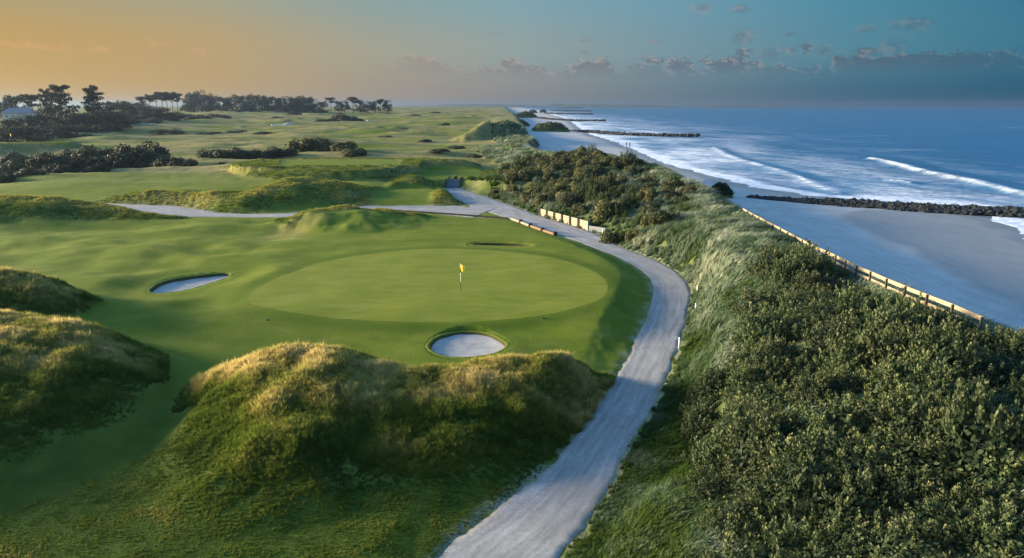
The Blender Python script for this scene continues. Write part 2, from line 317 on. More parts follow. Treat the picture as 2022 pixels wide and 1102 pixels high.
MATS['buck'] = leafmat('buckthorn_leaf', (.020, .040, .014), (.10, .125, .048), (.20, .21, .088), .25)
MATS['gorse'] = leafmat('gorse_leaf', (.035, .042, .013), (.095, .10, .03), (.17, .16, .06), .2)
MATS['darkbush'] = leafmat('dark_bush_leaf', (.022, .028, .012), (.05, .058, .024), (.085, .09, .04), .2)
MATS['tree'] = leafmat('tree_leaf', (.010, .014, .006), (.022, .027, .011), (.035, .036, .015), .2)
def grassmat(name, ramp, trans=.35):
    t = NT(name); ti = t.attr('tint', 'INSTANCER').outputs['Fac']; up = t.attr('shade').outputs['Fac']
    r = t.n('ShaderNodeValToRGB'); e = r.color_ramp.elements
    while len(e) < len(ramp): e.new(.5)
    for i, (p, c) in enumerate(ramp): e[i].position = p; e[i].color = c + (1,)
    t.l(ti, r.inputs[0]); c = r.outputs[0]
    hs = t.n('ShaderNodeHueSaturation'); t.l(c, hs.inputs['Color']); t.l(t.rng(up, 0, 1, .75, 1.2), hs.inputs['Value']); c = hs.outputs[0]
    d = t.n('ShaderNodeBsdfDiffuse'); t.l(c, d.inputs[0]); tr = t.n('ShaderNodeBsdfTranslucent'); t.l(c, tr.inputs[0]); mx = t.n('ShaderNodeMixShader'); mx.inputs[0].default_value = trans
    t.l(d.outputs[0], mx.inputs[1]); t.l(tr.outputs[0], mx.inputs[2]); t.l(mx.outputs[0], t.out.inputs[0]); return t.m
MATS['rough'] = grassmat('rough_blades', trans=.5, ramp=[(0, (.060, .098, .017)), (.38, (.125, .165, .026)), (.66, (.30, .27, .07)), (1, (.58, .45, .18))])
MATS['marram'] = grassmat('marram_blades', [(0, (.045, .08, .016)), (.4, (.092, .138, .078)), (.75, (.20, .24, .165)), (1, (.37, .38, .27))])
MATS['cream'] = wood('cream_board', (.27, .235, .17), .14); MATS['wood'] = wood('fence_wood', (.30, .245, .16)); MATS['dpost'] = wood('dark_post', (.016, .014, .012))
MATS['fpost'] = wood('fence_post_wood', (.075, .055, .038)); MATS['log'] = wood('orange_log', (.22, .135, .075)); MATS['greywood'] = wood('grey_timber', (.12, .15, .19)); MATS['brown'] = wood('brown_timber', (.045, .024, .012)); MATS['edge'] = wood('edging_timber', (.02, .024, .022))
MATS['white'] = plain('white_paint', (.75, .76, .76), .5, .06); MATS['yellow'] = plain('yellow_cloth', (.80, .62, .03), .7, .1); MATS['black'] = plain('dark_paint', (.03, .03, .03), .5)
MATS['rock'] = plain('groyne_rock', (.022, .025, .024), .8, .6, .8, .3, .5); MATS['bark'] = plain('bark', (.06, .045, .032), .9, .4, 2)
MATS['conc'] = plain('concrete', (.17, .19, .21), .85, .12); MATS['slate'] = plain('blue_grey_roof', (.15, .165, .185), .6, .12, .5); MATS['render'] = plain('pale_render', (.55, .54, .5), .9, .06); MATS['glass'] = plain('window_glass', (.03, .035, .04), .1, .1, spec=.6)
MATS['orange'] = plain('orange_board', (.75, .34, .04), .6, .1); MATS['lime'] = plain('lime_board', (.5, .6, .12), .6, .1); MATS['blue'] = plain('pale_blue_board', (.35, .5, .7), .6, .1)
MATS['skin'] = plain('skin', (.45, .29, .21), .6, .08); MATS['navy'] = plain('navy_coat', (.02, .025, .04), .8); MATS['jean'] = plain('dark_trousers', (.025, .025, .03), .85); MATS['redcoat'] = plain('maroon_coat', (.05, .02, .022), .8); MATS['hair'] = plain('dark_hair', (.025, .018, .012), .7)
MATS['hill'] = plain('far_hill', (.05, .07, .05), .95, .3, .004)
# ------------------------------------------------------------------ object helpers
def tag(o, label=None, cat=None, group=None, kind=None):
    if label: o['label'] = label
    if cat: o['category'] = cat
    if group: o['group'] = group
    if kind: o['kind'] = kind
    return o
def link(name, me, mats, parent=None):
    o = bpy.data.objects.new(name, me); COL.objects.link(o)
    for m in (mats if isinstance(mats, (list, tuple)) else [mats]):
        if len(me.materials) < (len(mats) if isinstance(mats, (list, tuple)) else 1): me.materials.append(m)
    if parent: o.parent = parent
    return o
def empty(name, loc, rz=0):
    o = bpy.data.objects.new(name, None); COL.objects.link(o); o.location = loc; o.rotation_euler = (0, 0, rz); o.empty_display_size = .3; return o
def npmesh(name, V, F, smooth=True, attrs=None, cols=None):
    """V (n,3), F (m,k) with one k"""
    V = np.ascontiguousarray(V, np.float32); F = np.ascontiguousarray(F, np.int32); k = F.shape[1]
    me = bpy.data.meshes.new(name); me.vertices.add(len(V)); me.vertices.foreach_set('co', V.ravel())
    me.loops.add(F.size); me.loops.foreach_set('vertex_index', F.ravel()); me.polygons.add(len(F))
    me.polygons.foreach_set('loop_start', np.arange(0, F.size, k, dtype=np.int32)); me.polygons.foreach_set('loop_total', np.full(len(F), k, np.int32))
    me.polygons.foreach_set('use_smooth', np.full(len(F), smooth))
    me.update(calc_edges=True)
    for n, a in (attrs or {}).items():
        at = me.attributes.new(n, 'FLOAT', 'POINT'); at.data.foreach_set('value', np.ascontiguousarray(a, np.float32).ravel())
    for n, a in (cols or {}).items():
        at = me.attributes.new(n, 'FLOAT_COLOR', 'POINT'); at.data.foreach_set('color', np.ascontiguousarray(a, np.float32).ravel())
    return me
def gridF(nr, nc):
    i = np.arange(nr * nc).reshape(nr, nc)
    return np.stack([i[:-1, :-1], i[:-1, 1:], i[1:, 1:], i[1:, :-1]], -1).reshape(-1, 4)
class MB:
    def __init__(s): s.bm = bmesh.new()
    def box(s, c, sz, rz=0, bev=0, rot=None):
        r = bmesh.ops.create_cube(s.bm, size=1)
        M = Matrix.Translation(c) @ (rot.to_4x4() if rot is not None else Matrix.Rotation(rz, 4, 'Z')) @ Matrix.Diagonal((sz[0], sz[1], sz[2], 1))
        bmesh.ops.transform(s.bm, matrix=M, verts=r['verts'])
        if bev: bmesh.ops.bevel(s.bm, geom=list({e for v in r['verts'] for e in v.link_edges}), offset=bev, segments=1, affect='EDGES')
        return s
    def beam(s, a, b, w, h, bev=.006):
        a = Vector(a); b = Vector(b); d = b - a; L = d.length
        x = d.normalized(); z = Vector((0, 0, 1)); y = z.cross(x)
        if y.length < 1e-4: y = Vector((0, 1, 0))
        y.normalize(); z = x.cross(y)
        s.box((a + b) / 2, (L, w, h), rot=Matrix((x, y, z)).transposed(), bev=bev); return s
    def tube(s, pts, rad, n=8, cap=True):
        rings = []
        for i, p in enumerate(pts):
            p = Vector(p); d = Vector(pts[min(i + 1, len(pts) - 1)]) - Vector(pts[max(i - 1, 0)]); d.normalize()
            u = d.orthogonal().normalized(); w = d.cross(u)
            rings.append([s.bm.verts.new(p + (u * math.cos(2 * math.pi * k / n) + w * math.sin(2 * math.pi * k / n)) * rad[i]) for k in range(n)])
        for a, b in zip(rings, rings[1:]):
            # align start index
            off = min(range(n), key=lambda q: (a[0].co - b[q].co).length)
            for k in range(n):
                f = s.bm.faces.new((a[k], a[(k + 1) % n], b[(k + 1 + off) % n], b[(k + off) % n])); f.smooth = True
        if cap:
            for rg in (rings[0], rings[-1]):
                try: s.bm.faces.new(rg)
                except ValueError: pass
        return s
    def build(s, name, mat, parent=None):
        me = bpy.data.meshes.new(name); bmesh.ops.recalc_face_normals(s.bm, faces=s.bm.faces[:]); s.bm.to_mesh(me); s.bm.free()
        return link(name, me, mat, parent)
# ------------------------------------------------------------------ ground sheet
def fan(y0, y1, nr, u0, u1, nc, c0=6.):
    yy = np.exp(np.linspace(math.log(y0 + c0), math.log(y1 + c0), nr)) - c0
    uu = np.linspace(u0, u1, nc); Y = np.repeat(yy[:, None], nc, 1); X = uu[None, :] * (Y + c0 + 8)
    return X, Y
X, Y = fan(-3, 7000, 1150, -1.25, 1.0, 900)
Hh, pt = height(X.ravel(), Y.ravel(), True); Xf, Yf = X.ravel(), Y.ravel()
fw = fbm(Xf / 210, Yf / 36, 201, 3)                          # fairways among the far rough
d_c = near(Xf, Yf, DUNE[:, :2])[0]
farfair = sst(.0, .13, fw) * sst(128, 165, Yf) * sst(14, 34, d_c) * (1 - pt['rough']) * sst(.5, .15, pt['rg'])
mown = np.clip((1 - np.maximum(pt['rough'], np.maximum(pt['dune'], pt['far']))), 0, 1)
flat_f = PATCH = sst(2.5, -1, polyd(Xf, Yf, [P(585, 432, 1), P(700, 420, 1), P(840, 428, .3), P(900, 470, 0), P(560, 484, 0), P(560, 470, 0)]))
mown = np.maximum(np.maximum(mown, pt['lawn']), np.maximum(farfair, flat_f))
semi = sst(.3, -.2, np.abs(pt['dg'] - 9) - 3) * .0
lush = np.zeros(Xf.shape)
straw = np.clip(sst(.72, 1., pt['crest']) * .8 * (1 - mown) * (.5 + .8 * fbm(Xf / 5, Yf / 3, 7, 3)), 0, 1) * sst(160, 100, Yf)
straw = np.maximum(straw, (1 - farfair) * (1 - pt['lawn']) * sst(120, 170, Yf) * np.clip(.5 + 1.6 * fbm(Xf / 90, Yf / 15, 301, 4), 0, 1) * .95)
straw = np.maximum(straw, pt['rg'] * .75 * (.6 + .6 * fbm(Xf / 20, Yf / 9, 303, 3)) * (1 - pt['lawn'])); straw = np.clip(straw, 0, 1)
straw = np.maximum(straw, sst(2, -.5, polyd(Xf, Yf, [P(512, 466, .3), P(560, 434, 1), P(612, 424, 1.4), P(625, 428, 1.3), P(590, 446, .9), P(580, 462, .4)])) * .45)
marr = np.clip(pt['dune'] * (1 - mown) * (.55 + .9 * fbm(Xf / 7, Yf / 7, 401, 3)), 0, 1)
gd = sst(22, 12, near(Xf, Yf, RID[-1][0])[0]); marr = np.maximum(marr, gd * .55); straw = np.maximum(straw, gd * .35)
marr = np.maximum(marr, sst(125, 150, Yf) * np.clip(.35 + 1.2 * fbm(Xf / 80, Yf / 15, 411, 4), 0, 1) * .6 * (1 - farfair) * (1 - pt['lawn']))
lush = np.clip(pt['dune'] * sst(.5, .1, pt['Sd']) * pt['land'] * sst(110, 90, Yf) + sst(5, 0, pt['path']) * .6 * (1 - mown), 0, 1) * (.6 + .5 * fbm(Xf / 3, Yf / 3, 421, 3))
lush = np.clip(lush, 0, 1)
worn = sst(.9, .05, np.abs(pt['path'] - .15)) * .8 * np.clip(.5 + fbm(Xf / 1.5, Yf / 1.5, 431, 3), 0, 1)
one = np.ones(Xf.shape)
me = npmesh('ground', np.stack([Xf, Yf, Hh], -1), gridF(*X.shape), attrs={'fringe': np.exp(-((pt['dg'] - .9) / 1.1) ** 2) + .55 * np.exp(-((pt['dg'] - 6) / 1.6) ** 2)}, cols={'mask': np.stack([mown, straw, lush, one], -1), 'mask_b': np.stack([marr, worn, np.clip(sst(46, 30, Yf + .35 * (Xf + 18)) + .7 * sst(10, 15, Xf) * (Yf < 110), 0, 1), one], -1)})  # mask_b blue: foreground turf darkened for shade, and turf right of the green
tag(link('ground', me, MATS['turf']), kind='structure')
# beach
def beach_z(X, Y):
    dw, sw, _ = near(X, Y, WATER); s = -np.sign(sw) * dw                 # + offshore
    z = -2.0 - np.where(s > 0, .035 * s, .022 * s)
    z = np.where(z > -1.25, -1.25 + .25 * np.tanh((z + 1.25) / .6), z) + .04 * fbm(X / 9, Y / 9, 501, 3) + .012 * fbm(X / 1.5, Y / 1.5, 502, 2)
    dd, sd, _ = near(X, Y, DUNE[:, :2]); z = z - np.where(sd > 0, sst(0, 3, dd) * 6, 0)
    return z, s
X, Y = fan(2, 6500, 520, -.05, 1.35, 420)
z, s = beach_z(X.ravel(), Y.ravel()); Xf, Yf = X.ravel(), Y.ravel()
tide = [P(x, y, -1.5) for x, y in [(1690,415),(1665,425),(1680,440),(1740,468),(1800,492),(1880,545),(1960,590),(2060,640),(2400,800),(2600,500),(2400,425),(1800,412)]]
wet = np.maximum(sst(1.3, -1.3, polyd(Xf, Yf, smooth_line(tide, 5, True)) + .8 * fbm(Xf / 5, Yf / 5, 511, 3)) * .7, sst(-9, -1.5, s + 2.2 * fbm(Xf / 12, Yf / 12, 512, 3)))
me = npmesh('beach', np.stack([Xf, Yf, z], -1), gridF(*X.shape), attrs={'wet': wet})
tag(link('beach', me, MATS['sand']), kind='structure')
# sea
X, Y = fan(25, 9800, 720, -.12, 2.3, 620)
z, s = beach_z(X.ravel(), Y.ravel()); Xf, Yf = X.ravel(), Y.ravel()
st = fbm(Xf / 26, Yf / 60, 601, 4); st2 = fbm((Xf + .35 * Yf) / 9, Yf / 30, 602, 4); st3 = fbm(Xf / 4, Yf / 9, 603, 3)
wide = 19 + 24 * sst(100, 180, Yf) + 20 * sst(250, 500, Yf)
foam = np.exp(-np.maximum(s, 0) / wide) * (.62 + .55 * st + .45 * st2) + .9 * np.exp(-((s - 1.5) / 2.4) ** 2) + .15 * st3 * np.exp(-s / 40)
foam = foam + .75 * np.exp(-((s - 6 - 3 * st) / 1.6) ** 2) * sst(-.2, .3, st2)
def crestline(l, z=-1.8): return smooth_line([P(a, b, z) for a, b in l], 6)
wz = np.zeros(Xf.shape)
for l, hgt, wf, wbk, fm in [(crestline([(1715,313),(1740,318),(1790,331),(1850,345),(1900,355),(1950,368),(2022,385),(2150,410),(2300,450)]), .65, 1.15, 5, 1.0), (crestline([(1408,291),(1440,308),(1500,325),(1560,342),(1600,360),(1645,376)]), .2, .9, 3, .42), (crestline([(1752,355),(1775,357),(1790,359)]), .35, .9, 2, 1.0), (crestline([(1545,343),(1565,347),(1580,350)]), .2, .9, 2, .4)]:
    d, sd, _ = near(Xf, Yf, l); w = np.where(sd > 0, wbk, wf)
    wz += hgt * np.exp(-(d / w) ** 2); foam += fm * np.exp(-(d / (.55 * w)) ** 2) * (.75 + .6 * st3)
    foam -= .5 * np.exp(-((d - wbk) / wbk) ** 2) * (sd > 0) * .6
swell = .16 * fbm(Xf / 14, Yf / 22, 611, 3) * sst(4, 25, s) * sst(900, 300, Yf) + .07 * fbm(Xf / 3, Yf / 5, 612, 2) * sst(200, 80, Yf)
far_st = np.clip(fbm(Xf / 60, Yf / 25, 620, 4) - .45, 0, 1) * .6
me = npmesh('sea', np.stack([Xf, Yf, -2 + wz + swell], -1), gridF(*X.shape), attrs={'foam': np.clip(foam + far_st * sst(20, 60, s), 0, 1.3), 'deep': sst(8, 70, s)})
tag(link('sea', me, MATS['sea']), kind='structure')
# paths
def strip(name, line, widen, lift, mat):
    p = line[:, :2]; d = np.gradient(p, axis=0); d /= np.linalg.norm(d, axis=1)[:, None]; nrm = np.stack([-d[:, 1], d[:, 0]], -1)
    nc = 15; V = []; ac = []
    sl = np.r_[0, np.cumsum(np.linalg.norm(np.diff(p, axis=0), axis=1))]
    for k in range(nc):
        q = k / (nc - 1) * 2 - 1; w = line[:, 3] * widen + .12 + .16 * fbm(sl / .7, sl * 0 + np.sign(q) * 9, 15, 4) + .15 * fbm(sl / 4, sl * 0 + np.sign(q) * 5, 16, 2); off = np.sign(q) * (min(abs(q) / .86, 1) * w + (.22 if abs(q) > .95 else 0))
        V.append(np.column_stack([p + nrm * off[:, None], line[:, 2] + lift - .02 * q * q - (.12 if abs(q) > .95 else 0)])); ac.append(np.full(len(p), abs(q)))
    V = np.stack(V, 1).reshape(-1, 3); me = npmesh(name, V, gridF(len(p), nc), attrs={'across': np.stack(ac, 1).ravel(), 'along': np.repeat(sl, nc), 'across_s': np.tile(np.linspace(-1, 1, nc), len(p))})
    tag(link(name, me, mat), kind='structure')
strip('path', smooth_line(mp, 40), 1.0, 0.0, MATS['gravel'])
strip('path', smooth_line(bp, 24), 1.0, -.012, MATS['gravel'])
# putting green
n = len(GREEN); c0 = GREEN.mean(0); rings = np.linspace(0, 1, 26)[1:]
V = [np.append(c0, 0)]; 
allp = np.concatenate([c0 + (GREEN - c0) * r * 1.004 for r in rings])
def greenz(xy):
    X, Y = xy[:, 0], xy[:, 1]; base = -1.2 + .55 * sst(27, 42, Y) + .65 * sst(44, 52, Y) + .12 - .85 * sst(9.5, 17.5, X + 0.02 * Y) * sst(110, 70, Y) * sst(36, 50, Y)
    return base + .05 * fbm(X / 6, Y / 6, 61, 2)
ctr = np.array([c0]); VV = np.vstack([np.column_stack([ctr, greenz(ctr)]), np.column_stack([allp, greenz(allp)])])
F = []
for k in range(len(rings) - 1):
    a = 1 + k * n; b = a + n; i = np.arange(n); j = (i + 1) % n
    F.append(np.stack([a + i, a + j, b + j, b + i], -1))
F = np.vstack(F); i = np.arange(n); F = np.vstack([F, np.stack([np.zeros(n, int), 1 + i, 1 + (i + 1) % n, 1 + (i + 1) % n], -1)[:0]])
me = npmesh('putting_green', VV, F)
bm = bmesh.new(); bm.from_mesh(me); bm.verts.ensure_lookup_table()
for k in range(n): f = bm.faces.new((bm.verts[0], bm.verts[1 + k], bm.verts[1 + (k + 1) % n])); f.smooth = True
bmesh.ops.recalc_face_normals(bm, faces=bm.faces[:]); bm.to_mesh(me); bm.free()
tag(link('putting_green', me, MATS['green']), kind='structure')
# far hills
V = []; nx = 260
xs = np.linspace(-2600, 3400, nx)
prof = np.clip(.45 + .5 * fbm(xs / 900, 0 * xs, 701, 4), .12, 1.2) * np.interp(xs, [-2600, -800, 0, 900, 1700, 2200, 2600], [26, 34, 52, 58, 50, 24, -20])
for k, (dy, f) in enumerate(((-420, 0), (-250, .5), (0, 1), (350, .8), (900, 0))): V.append(np.column_stack([xs, 6300 + dy + 0 * xs + 200 * fbm(xs / 700, 0 * xs + k * .2, 705, 3), prof * f * (1 + .12 * fbm(xs / 160, 0 * xs + k, 709, 3)) - 3]))
V = np.stack(V, 0).reshape(-1, 3)
tag(link('hills', npmesh('hills', V, gridF(5, nx)), MATS['hill']), kind='structure')
# ------------------------------------------------------------------ bunkers
def bunker(b, label):
    o = b['o']; c = o.mean(0); n = len(o); root = empty('sand_bunker', (c[0], c[1], b['z'])); tag(root, label, 'bunker', 'sand bunkers around the green')
    V = [(0, 0, -b['d'] - .05)]; rs = np.linspace(0, 1, 9)[1:]
    for r in rs:
        for p in o: V.append(((p[0] - c[0]) * r * .985, (p[1] - c[1]) * r * .985, -b['d'] - .05 + .14 * r ** 3 - .0))
    V = np.array(V); V[:, 2] += .03 * fbm(V[:, 0] / 1.2, V[:, 1] / 1.2, 3, 2); bm = bmesh.new(); vs = [bm.verts.new(v) for v in V]
    for k in range(n): bm.faces.new((vs[0], vs[1 + k], vs[1 + (k + 1) % n]))
    for q in range(len(rs) - 1):
        for k in range(n): bm.faces.new((vs[1 + q * n + k], vs[1 + q * n + (k + 1) % n], vs[1 + (q + 1) * n + (k + 1) % n], vs[1 + (q + 1) * n + k]))
    for f in bm.faces: f.smooth = True
    bmesh.ops.recalc_face_normals(bm, faces=bm.faces[:]); me = bpy.data.meshes.new('sand'); bm.to_mesh(me); bm.free(); link('sand', me, MATS['bsand'], root)
    bm = bmesh.new(); rr = []
    dv = np.roll(o, -1, 0) - np.roll(o, 1, 0); dv /= np.linalg.norm(dv, axis=1)[:, None]; nv = np.stack([dv[:, 1], -dv[:, 0]], -1)
    if ((o - c) * nv).sum() < 0: nv = -nv
    for f, zz in ((-.34, -b['d'] - .12), (-.27, -b['d'] * .5), (-.19, -.0), (-.10, .04), (.05, .045), (.35, -.05)):
        rr.append([bm.verts.new((p[0] - c[0] + q[0] * f, p[1] - c[1] + q[1] * f, zz + (.008 * math.sin(k * 1.7) + .006 * math.sin(k * 4.1)) * (f > -.2))) for k, (p, q) in enumerate(zip(o, nv))])
    for w_, (a, d) in enumerate(zip(rr, rr[1:])):
        for k in range(n): f = bm.faces.new((a[k], a[(k + 1) % n], d[(k + 1) % n], d[k])); f.smooth = True; f.material_index = int(w_ > 1)
    bmesh.ops.recalc_face_normals(bm, faces=bm.faces[:]); me = bpy.data.meshes.new('turf_wall'); bm.to_mesh(me); bm.free()
    at = me.attributes.new('mask', 'FLOAT_COLOR', 'POINT'); at.data.foreach_set('color', np.tile([.95, .08, .0, 1], len(me.vertices)).astype(np.float32))
    link('turf_wall', me, [MATS['sod'], MATS['turf']], root)
bunker(BK[0], 'round pale sand bunker in front of the putting green')
bunker(BK[1], 'long tapering sand bunker with a dark turf face, left of the putting green')
bunker(BK[2], 'narrow dark-lipped bunker sunk into the bank behind the green')
for b, lab in zip(FARB, ['small white bunker on the far fairway left of the dark gorse clump', 'pale sand bunker at the right foot of the far gorse clump', 'tiny far bunker on the left, below the row of pines', 'long pale sandy strip below the two big cypress trees']):
    bm = bmesh.new(); N = 22; x0, y0 = b['c']; z0 = G(x0, y0); vs = []; 
    for k in range(N):
        a = 2 * math.pi * k / N; r = 1 + .16 * math.sin(3 * a + x0) + .1 * math.sin(5 * a)
        x = b['rx'] * r * math.cos(a); y = b['ry'] * r * math.sin(a); vs.append(bm.verts.new((x, y, G(x0 + x, y0 + y) - z0 + .35)))
    cv = bm.verts.new((0, 0, .35))
    for k in range(N): bm.faces.new((cv, vs[k], vs[(k + 1) % N]))
    lo = [bm.verts.new((v.co.x * 1.12, v.co.y * 1.12, v.co.z - .9)) for v in vs]
    for k in range(N): bm.faces.new((vs[k], lo[k], lo[(k + 1) % N], vs[(k + 1) % N]))
    bmesh.ops.recalc_face_normals(bm, faces=bm.faces[:]); me = bpy.data.meshes.new('sand_bunker'); bm.to_mesh(me); bm.free()
    o = link('sand_bunker', me, MATS['bsand']); o.location = (x0, y0, z0); tag(o, lab, 'bunker', 'far bunkers on the links')
# ------------------------------------------------------------------ foliage templates
def leaves(C, N, L, W, shade, seed=0, face=None):
    """quads (diamond leaves) at C (n,3) along direction N (n,3)"""
    r = np.random.default_rng(seed); n = len(C); N = N / np.maximum(np.linalg.norm(N, axis=1), 1e-6)[:, None]
    q = r.normal(size=(n, 3)) if face is None else face
    if face is not None: N = N - face * (N * face).sum(1)[:, None] * .8; N /= np.maximum(np.linalg.norm(N, axis=1), 1e-6)[:, None]
    S = np.cross(N, q); S /= np.maximum(np.linalg.norm(S, axis=1), 1e-6)[:, None]
    L = np.broadcast_to(np.asarray(L, float).reshape(-1, 1), (n, 1)); W = np.broadcast_to(np.asarray(W, float).reshape(-1, 1), (n, 1))
    V = np.stack([C, C + N * L * .5 + S * W * .5, C + N * L, C + N * L * .5 - S * W * .5], 1)
    return V.reshape(-1, 3), np.arange(4 * n).reshape(n, 4), np.repeat(shade, 4)
def leafmesh(name, C, N, L, W, shade, seed=0, smooth=False, face=None):
    V, F, s = leaves(C, N, L, W, shade, seed, face); return npmesh(name, V, F, smooth, {'shade': s})
def dome_pts(r, n, lo=-.25):
    z = r.uniform(lo, 1, n); a = r.uniform(0, 2 * math.pi, n); q = np.sqrt(np.maximum(1 - z * z, 0)); return np.stack([q * np.cos(a), q * np.sin(a), z], -1)
def bush_shoots(seed, nsh=95, nl=40, H=1.15, lobes=5, shl=.40, ll=.074, lw=.05):
    """a thicket bush about 2 m across: upright leafy shoots over a lobed dome"""
    r = np.random.default_rng(seed); D = dome_pts(r, nsh, -.05); 
    ld = dome_pts(r, lobes, .1); lob = 1 + .28 * (np.maximum(D @ ld.T, 0) ** 6).max(1) - .14
    B = D * np.array([1., 1., H]) * lob[:, None] * r.uniform(.82, 1.02, nsh)[:, None]
    dirn = D * .75 + np.array([0, 0, .8]) + r.normal(0, .22, (nsh, 3)); dirn /= np.linalg.norm(dirn, axis=1)[:, None]
    sl = r.uniform(.6, 1.25, nsh) * shl; C = []; N = []; S = []
    tip = r.uniform(.0, 1, nsh)
    t = r.uniform(0, 1, (nsh, nl)); rad = r.normal(size=(nsh, nl, 3)); rad /= np.linalg.norm(rad, axis=2)[..., None]
    C = B[:, None] + dirn[:, None] * (t * sl[:, None])[..., None] - dirn[:, None] * .12 + rad * (.135 * (1.25 - t) * np.sqrt(t + .12))[..., None]
    N = dirn[:, None] * (.75 + .5 * t)[..., None] + rad * .8
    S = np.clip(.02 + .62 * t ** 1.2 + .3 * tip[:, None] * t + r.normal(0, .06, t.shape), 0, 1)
    C = C.reshape(-1, 3); N = N.reshape(-1, 3); S = S.ravel()
    # inner mass
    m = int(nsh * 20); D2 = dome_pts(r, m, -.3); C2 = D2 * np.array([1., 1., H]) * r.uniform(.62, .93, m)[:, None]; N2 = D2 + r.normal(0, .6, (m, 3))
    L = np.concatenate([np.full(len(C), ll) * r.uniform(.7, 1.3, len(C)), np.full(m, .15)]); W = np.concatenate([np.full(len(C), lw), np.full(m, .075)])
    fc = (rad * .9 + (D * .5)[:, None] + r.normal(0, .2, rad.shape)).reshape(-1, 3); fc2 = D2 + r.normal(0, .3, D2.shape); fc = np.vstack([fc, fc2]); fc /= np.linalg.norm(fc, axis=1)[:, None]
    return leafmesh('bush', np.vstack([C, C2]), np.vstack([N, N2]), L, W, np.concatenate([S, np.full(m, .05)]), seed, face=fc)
def bush_round(seed, n=2600, H=.8, lobes=9, ls=.13):
    """rounder bush of leaf clumps for the middle distance, unit radius"""
    r = np.random.default_rng(seed); ld = dome_pts(r, lobes, -.1); lc = ld * np.array([.62, .62, H * .62]); lr = r.uniform(.3, .5, lobes)
    k = r.integers(0, lobes, n); D = dome_pts(r, n, -.5); rr = r.uniform(.75, 1.08, n) * lr[k]
    C = lc[k] + D * rr[:, None] * np.array([1, 1, .9]); C[:, 2] = np.maximum(C[:, 2], -.12)
    N = r.normal(0, 1, (n, 3)); S = np.clip(r.normal(.5, .22, n), 0, 1); fc = D + r.normal(0, .35, (n, 3)); fc /= np.linalg.norm(fc, axis=1)[:, None]
    return leafmesh('bush', C, N, r.uniform(.7, 1.3, n) * ls, np.full(n, ls * .7), S, seed, face=fc)
def spawn(name, me, loc, rz, sc, label, cat, group, mat=None):
    o = bpy.data.objects.new(name, me); COL.objects.link(o); o.location = loc; o.rotation_euler = (random.uniform(-.08, .08), random.uniform(-.08, .08), rz); o.scale = sc
    tag(o, label, cat, group); return o
def setm(me, m): me.materials.append(m); return me
def poisson(poly, rad, tries=6000, seed=1, rfun=None):
    r = np.random.default_rng(seed); poly = np.array(poly); lo = poly.min(0); hi = poly.max(0); pts = []
    c = r.uniform(lo, hi, (tries, 2)); ins = polyd(c[:, 0], c[:, 1], poly) < 0; c = c[ins]
    P_ = np.empty((0, 3))
    for q in c:
        rd = rad if rfun is None else rfun(q)
        if len(P_) == 0 or np.all((P_[:, 0] - q[0]) ** 2 + (P_[:, 1] - q[1]) ** 2 > (.5 * (P_[:, 2] + rd)) ** 2): P_ = np.vstack([P_, [q[0], q[1], rd]])
    return P_
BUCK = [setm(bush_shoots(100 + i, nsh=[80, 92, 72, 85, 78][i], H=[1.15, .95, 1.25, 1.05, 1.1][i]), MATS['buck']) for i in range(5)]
GORSE = [setm(bush_round(200 + i, H=[.95, .8, 1.05, .85][i], lobes=[9, 11, 8, 12][i]), MATS['gorse']) for i in range(4)]
DARK = [setm(bush_round(300 + i, 2000, H=[.8, .65, .9][i], lobes=[9, 10, 8][i]), MATS['darkbush']) for i in range(3)]
# big thicket on the dune, right foreground
THK = [P(1418, 1102, 2.2), P(1405, 960, 2.0), P(1345, 935, 1.4), P(1410, 850, 2.2), P(1370, 790, 1.6), P(1350, 740, 1.2), P(1430, 700, 2), P(1470, 640, 2.2), P(1530, 600, 2.5), P(1520, 555, 2.4), P(1600, 530, 2.8), P(1650, 540, 3.0), P(1700, 575, 3.2), P(1800, 628, 3.6), P(1920, 690, 3.8), (25.5, 30), (30, 20), (30, 8), (9, 8), (8, 14)]
ths = poisson(THK, 1.25, 9000, 5, lambda q: 1.45 + .004 * max(0, q[1] - 18) + .25 * float(noise(q[None, 0] / 3., q[None, 1] / 3., 77)[0]))
fdist = lambda x, y: near(np.array([x]), np.array([y]), FENCE)[0][0]
FENCE_PX = [(1466,428,2.35),(1500,447,2.45),(1560,479,2.6),(1645,533,3.0),(1700,566,3.3),(1800,616,3.65),(1935,676,4.0)]
FENCE = np.array([P(a, b, c) for a, b, c in FENCE_PX]); 
zs = GA(ths); k = 0
for (x, y, rd), z in zip(ths, zs):
    fd = fdist(x, y)
    if (fd < .8 and y > 27) or (fd > 4 and x < 15 and polyd(np.array([x]), np.array([y]), THK)[0] > -.5): continue
    s = (rd / 1.06) * random.uniform(.8, 1.15) * (.6 if fd < 2.6 else 1) * (1 + .35 * float(noise(np.array([x / 4.]), np.array([y / 4.]), 555)[0])); k += 1
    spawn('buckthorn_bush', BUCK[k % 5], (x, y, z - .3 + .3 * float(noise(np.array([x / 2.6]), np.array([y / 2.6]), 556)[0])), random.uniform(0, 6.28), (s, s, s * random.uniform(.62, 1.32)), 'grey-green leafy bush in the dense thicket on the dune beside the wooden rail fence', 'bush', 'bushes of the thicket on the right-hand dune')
fe = FENCE[-1]; fdv = (FENCE[-2] - fe) / np.linalg.norm(FENCE[-2] - fe)
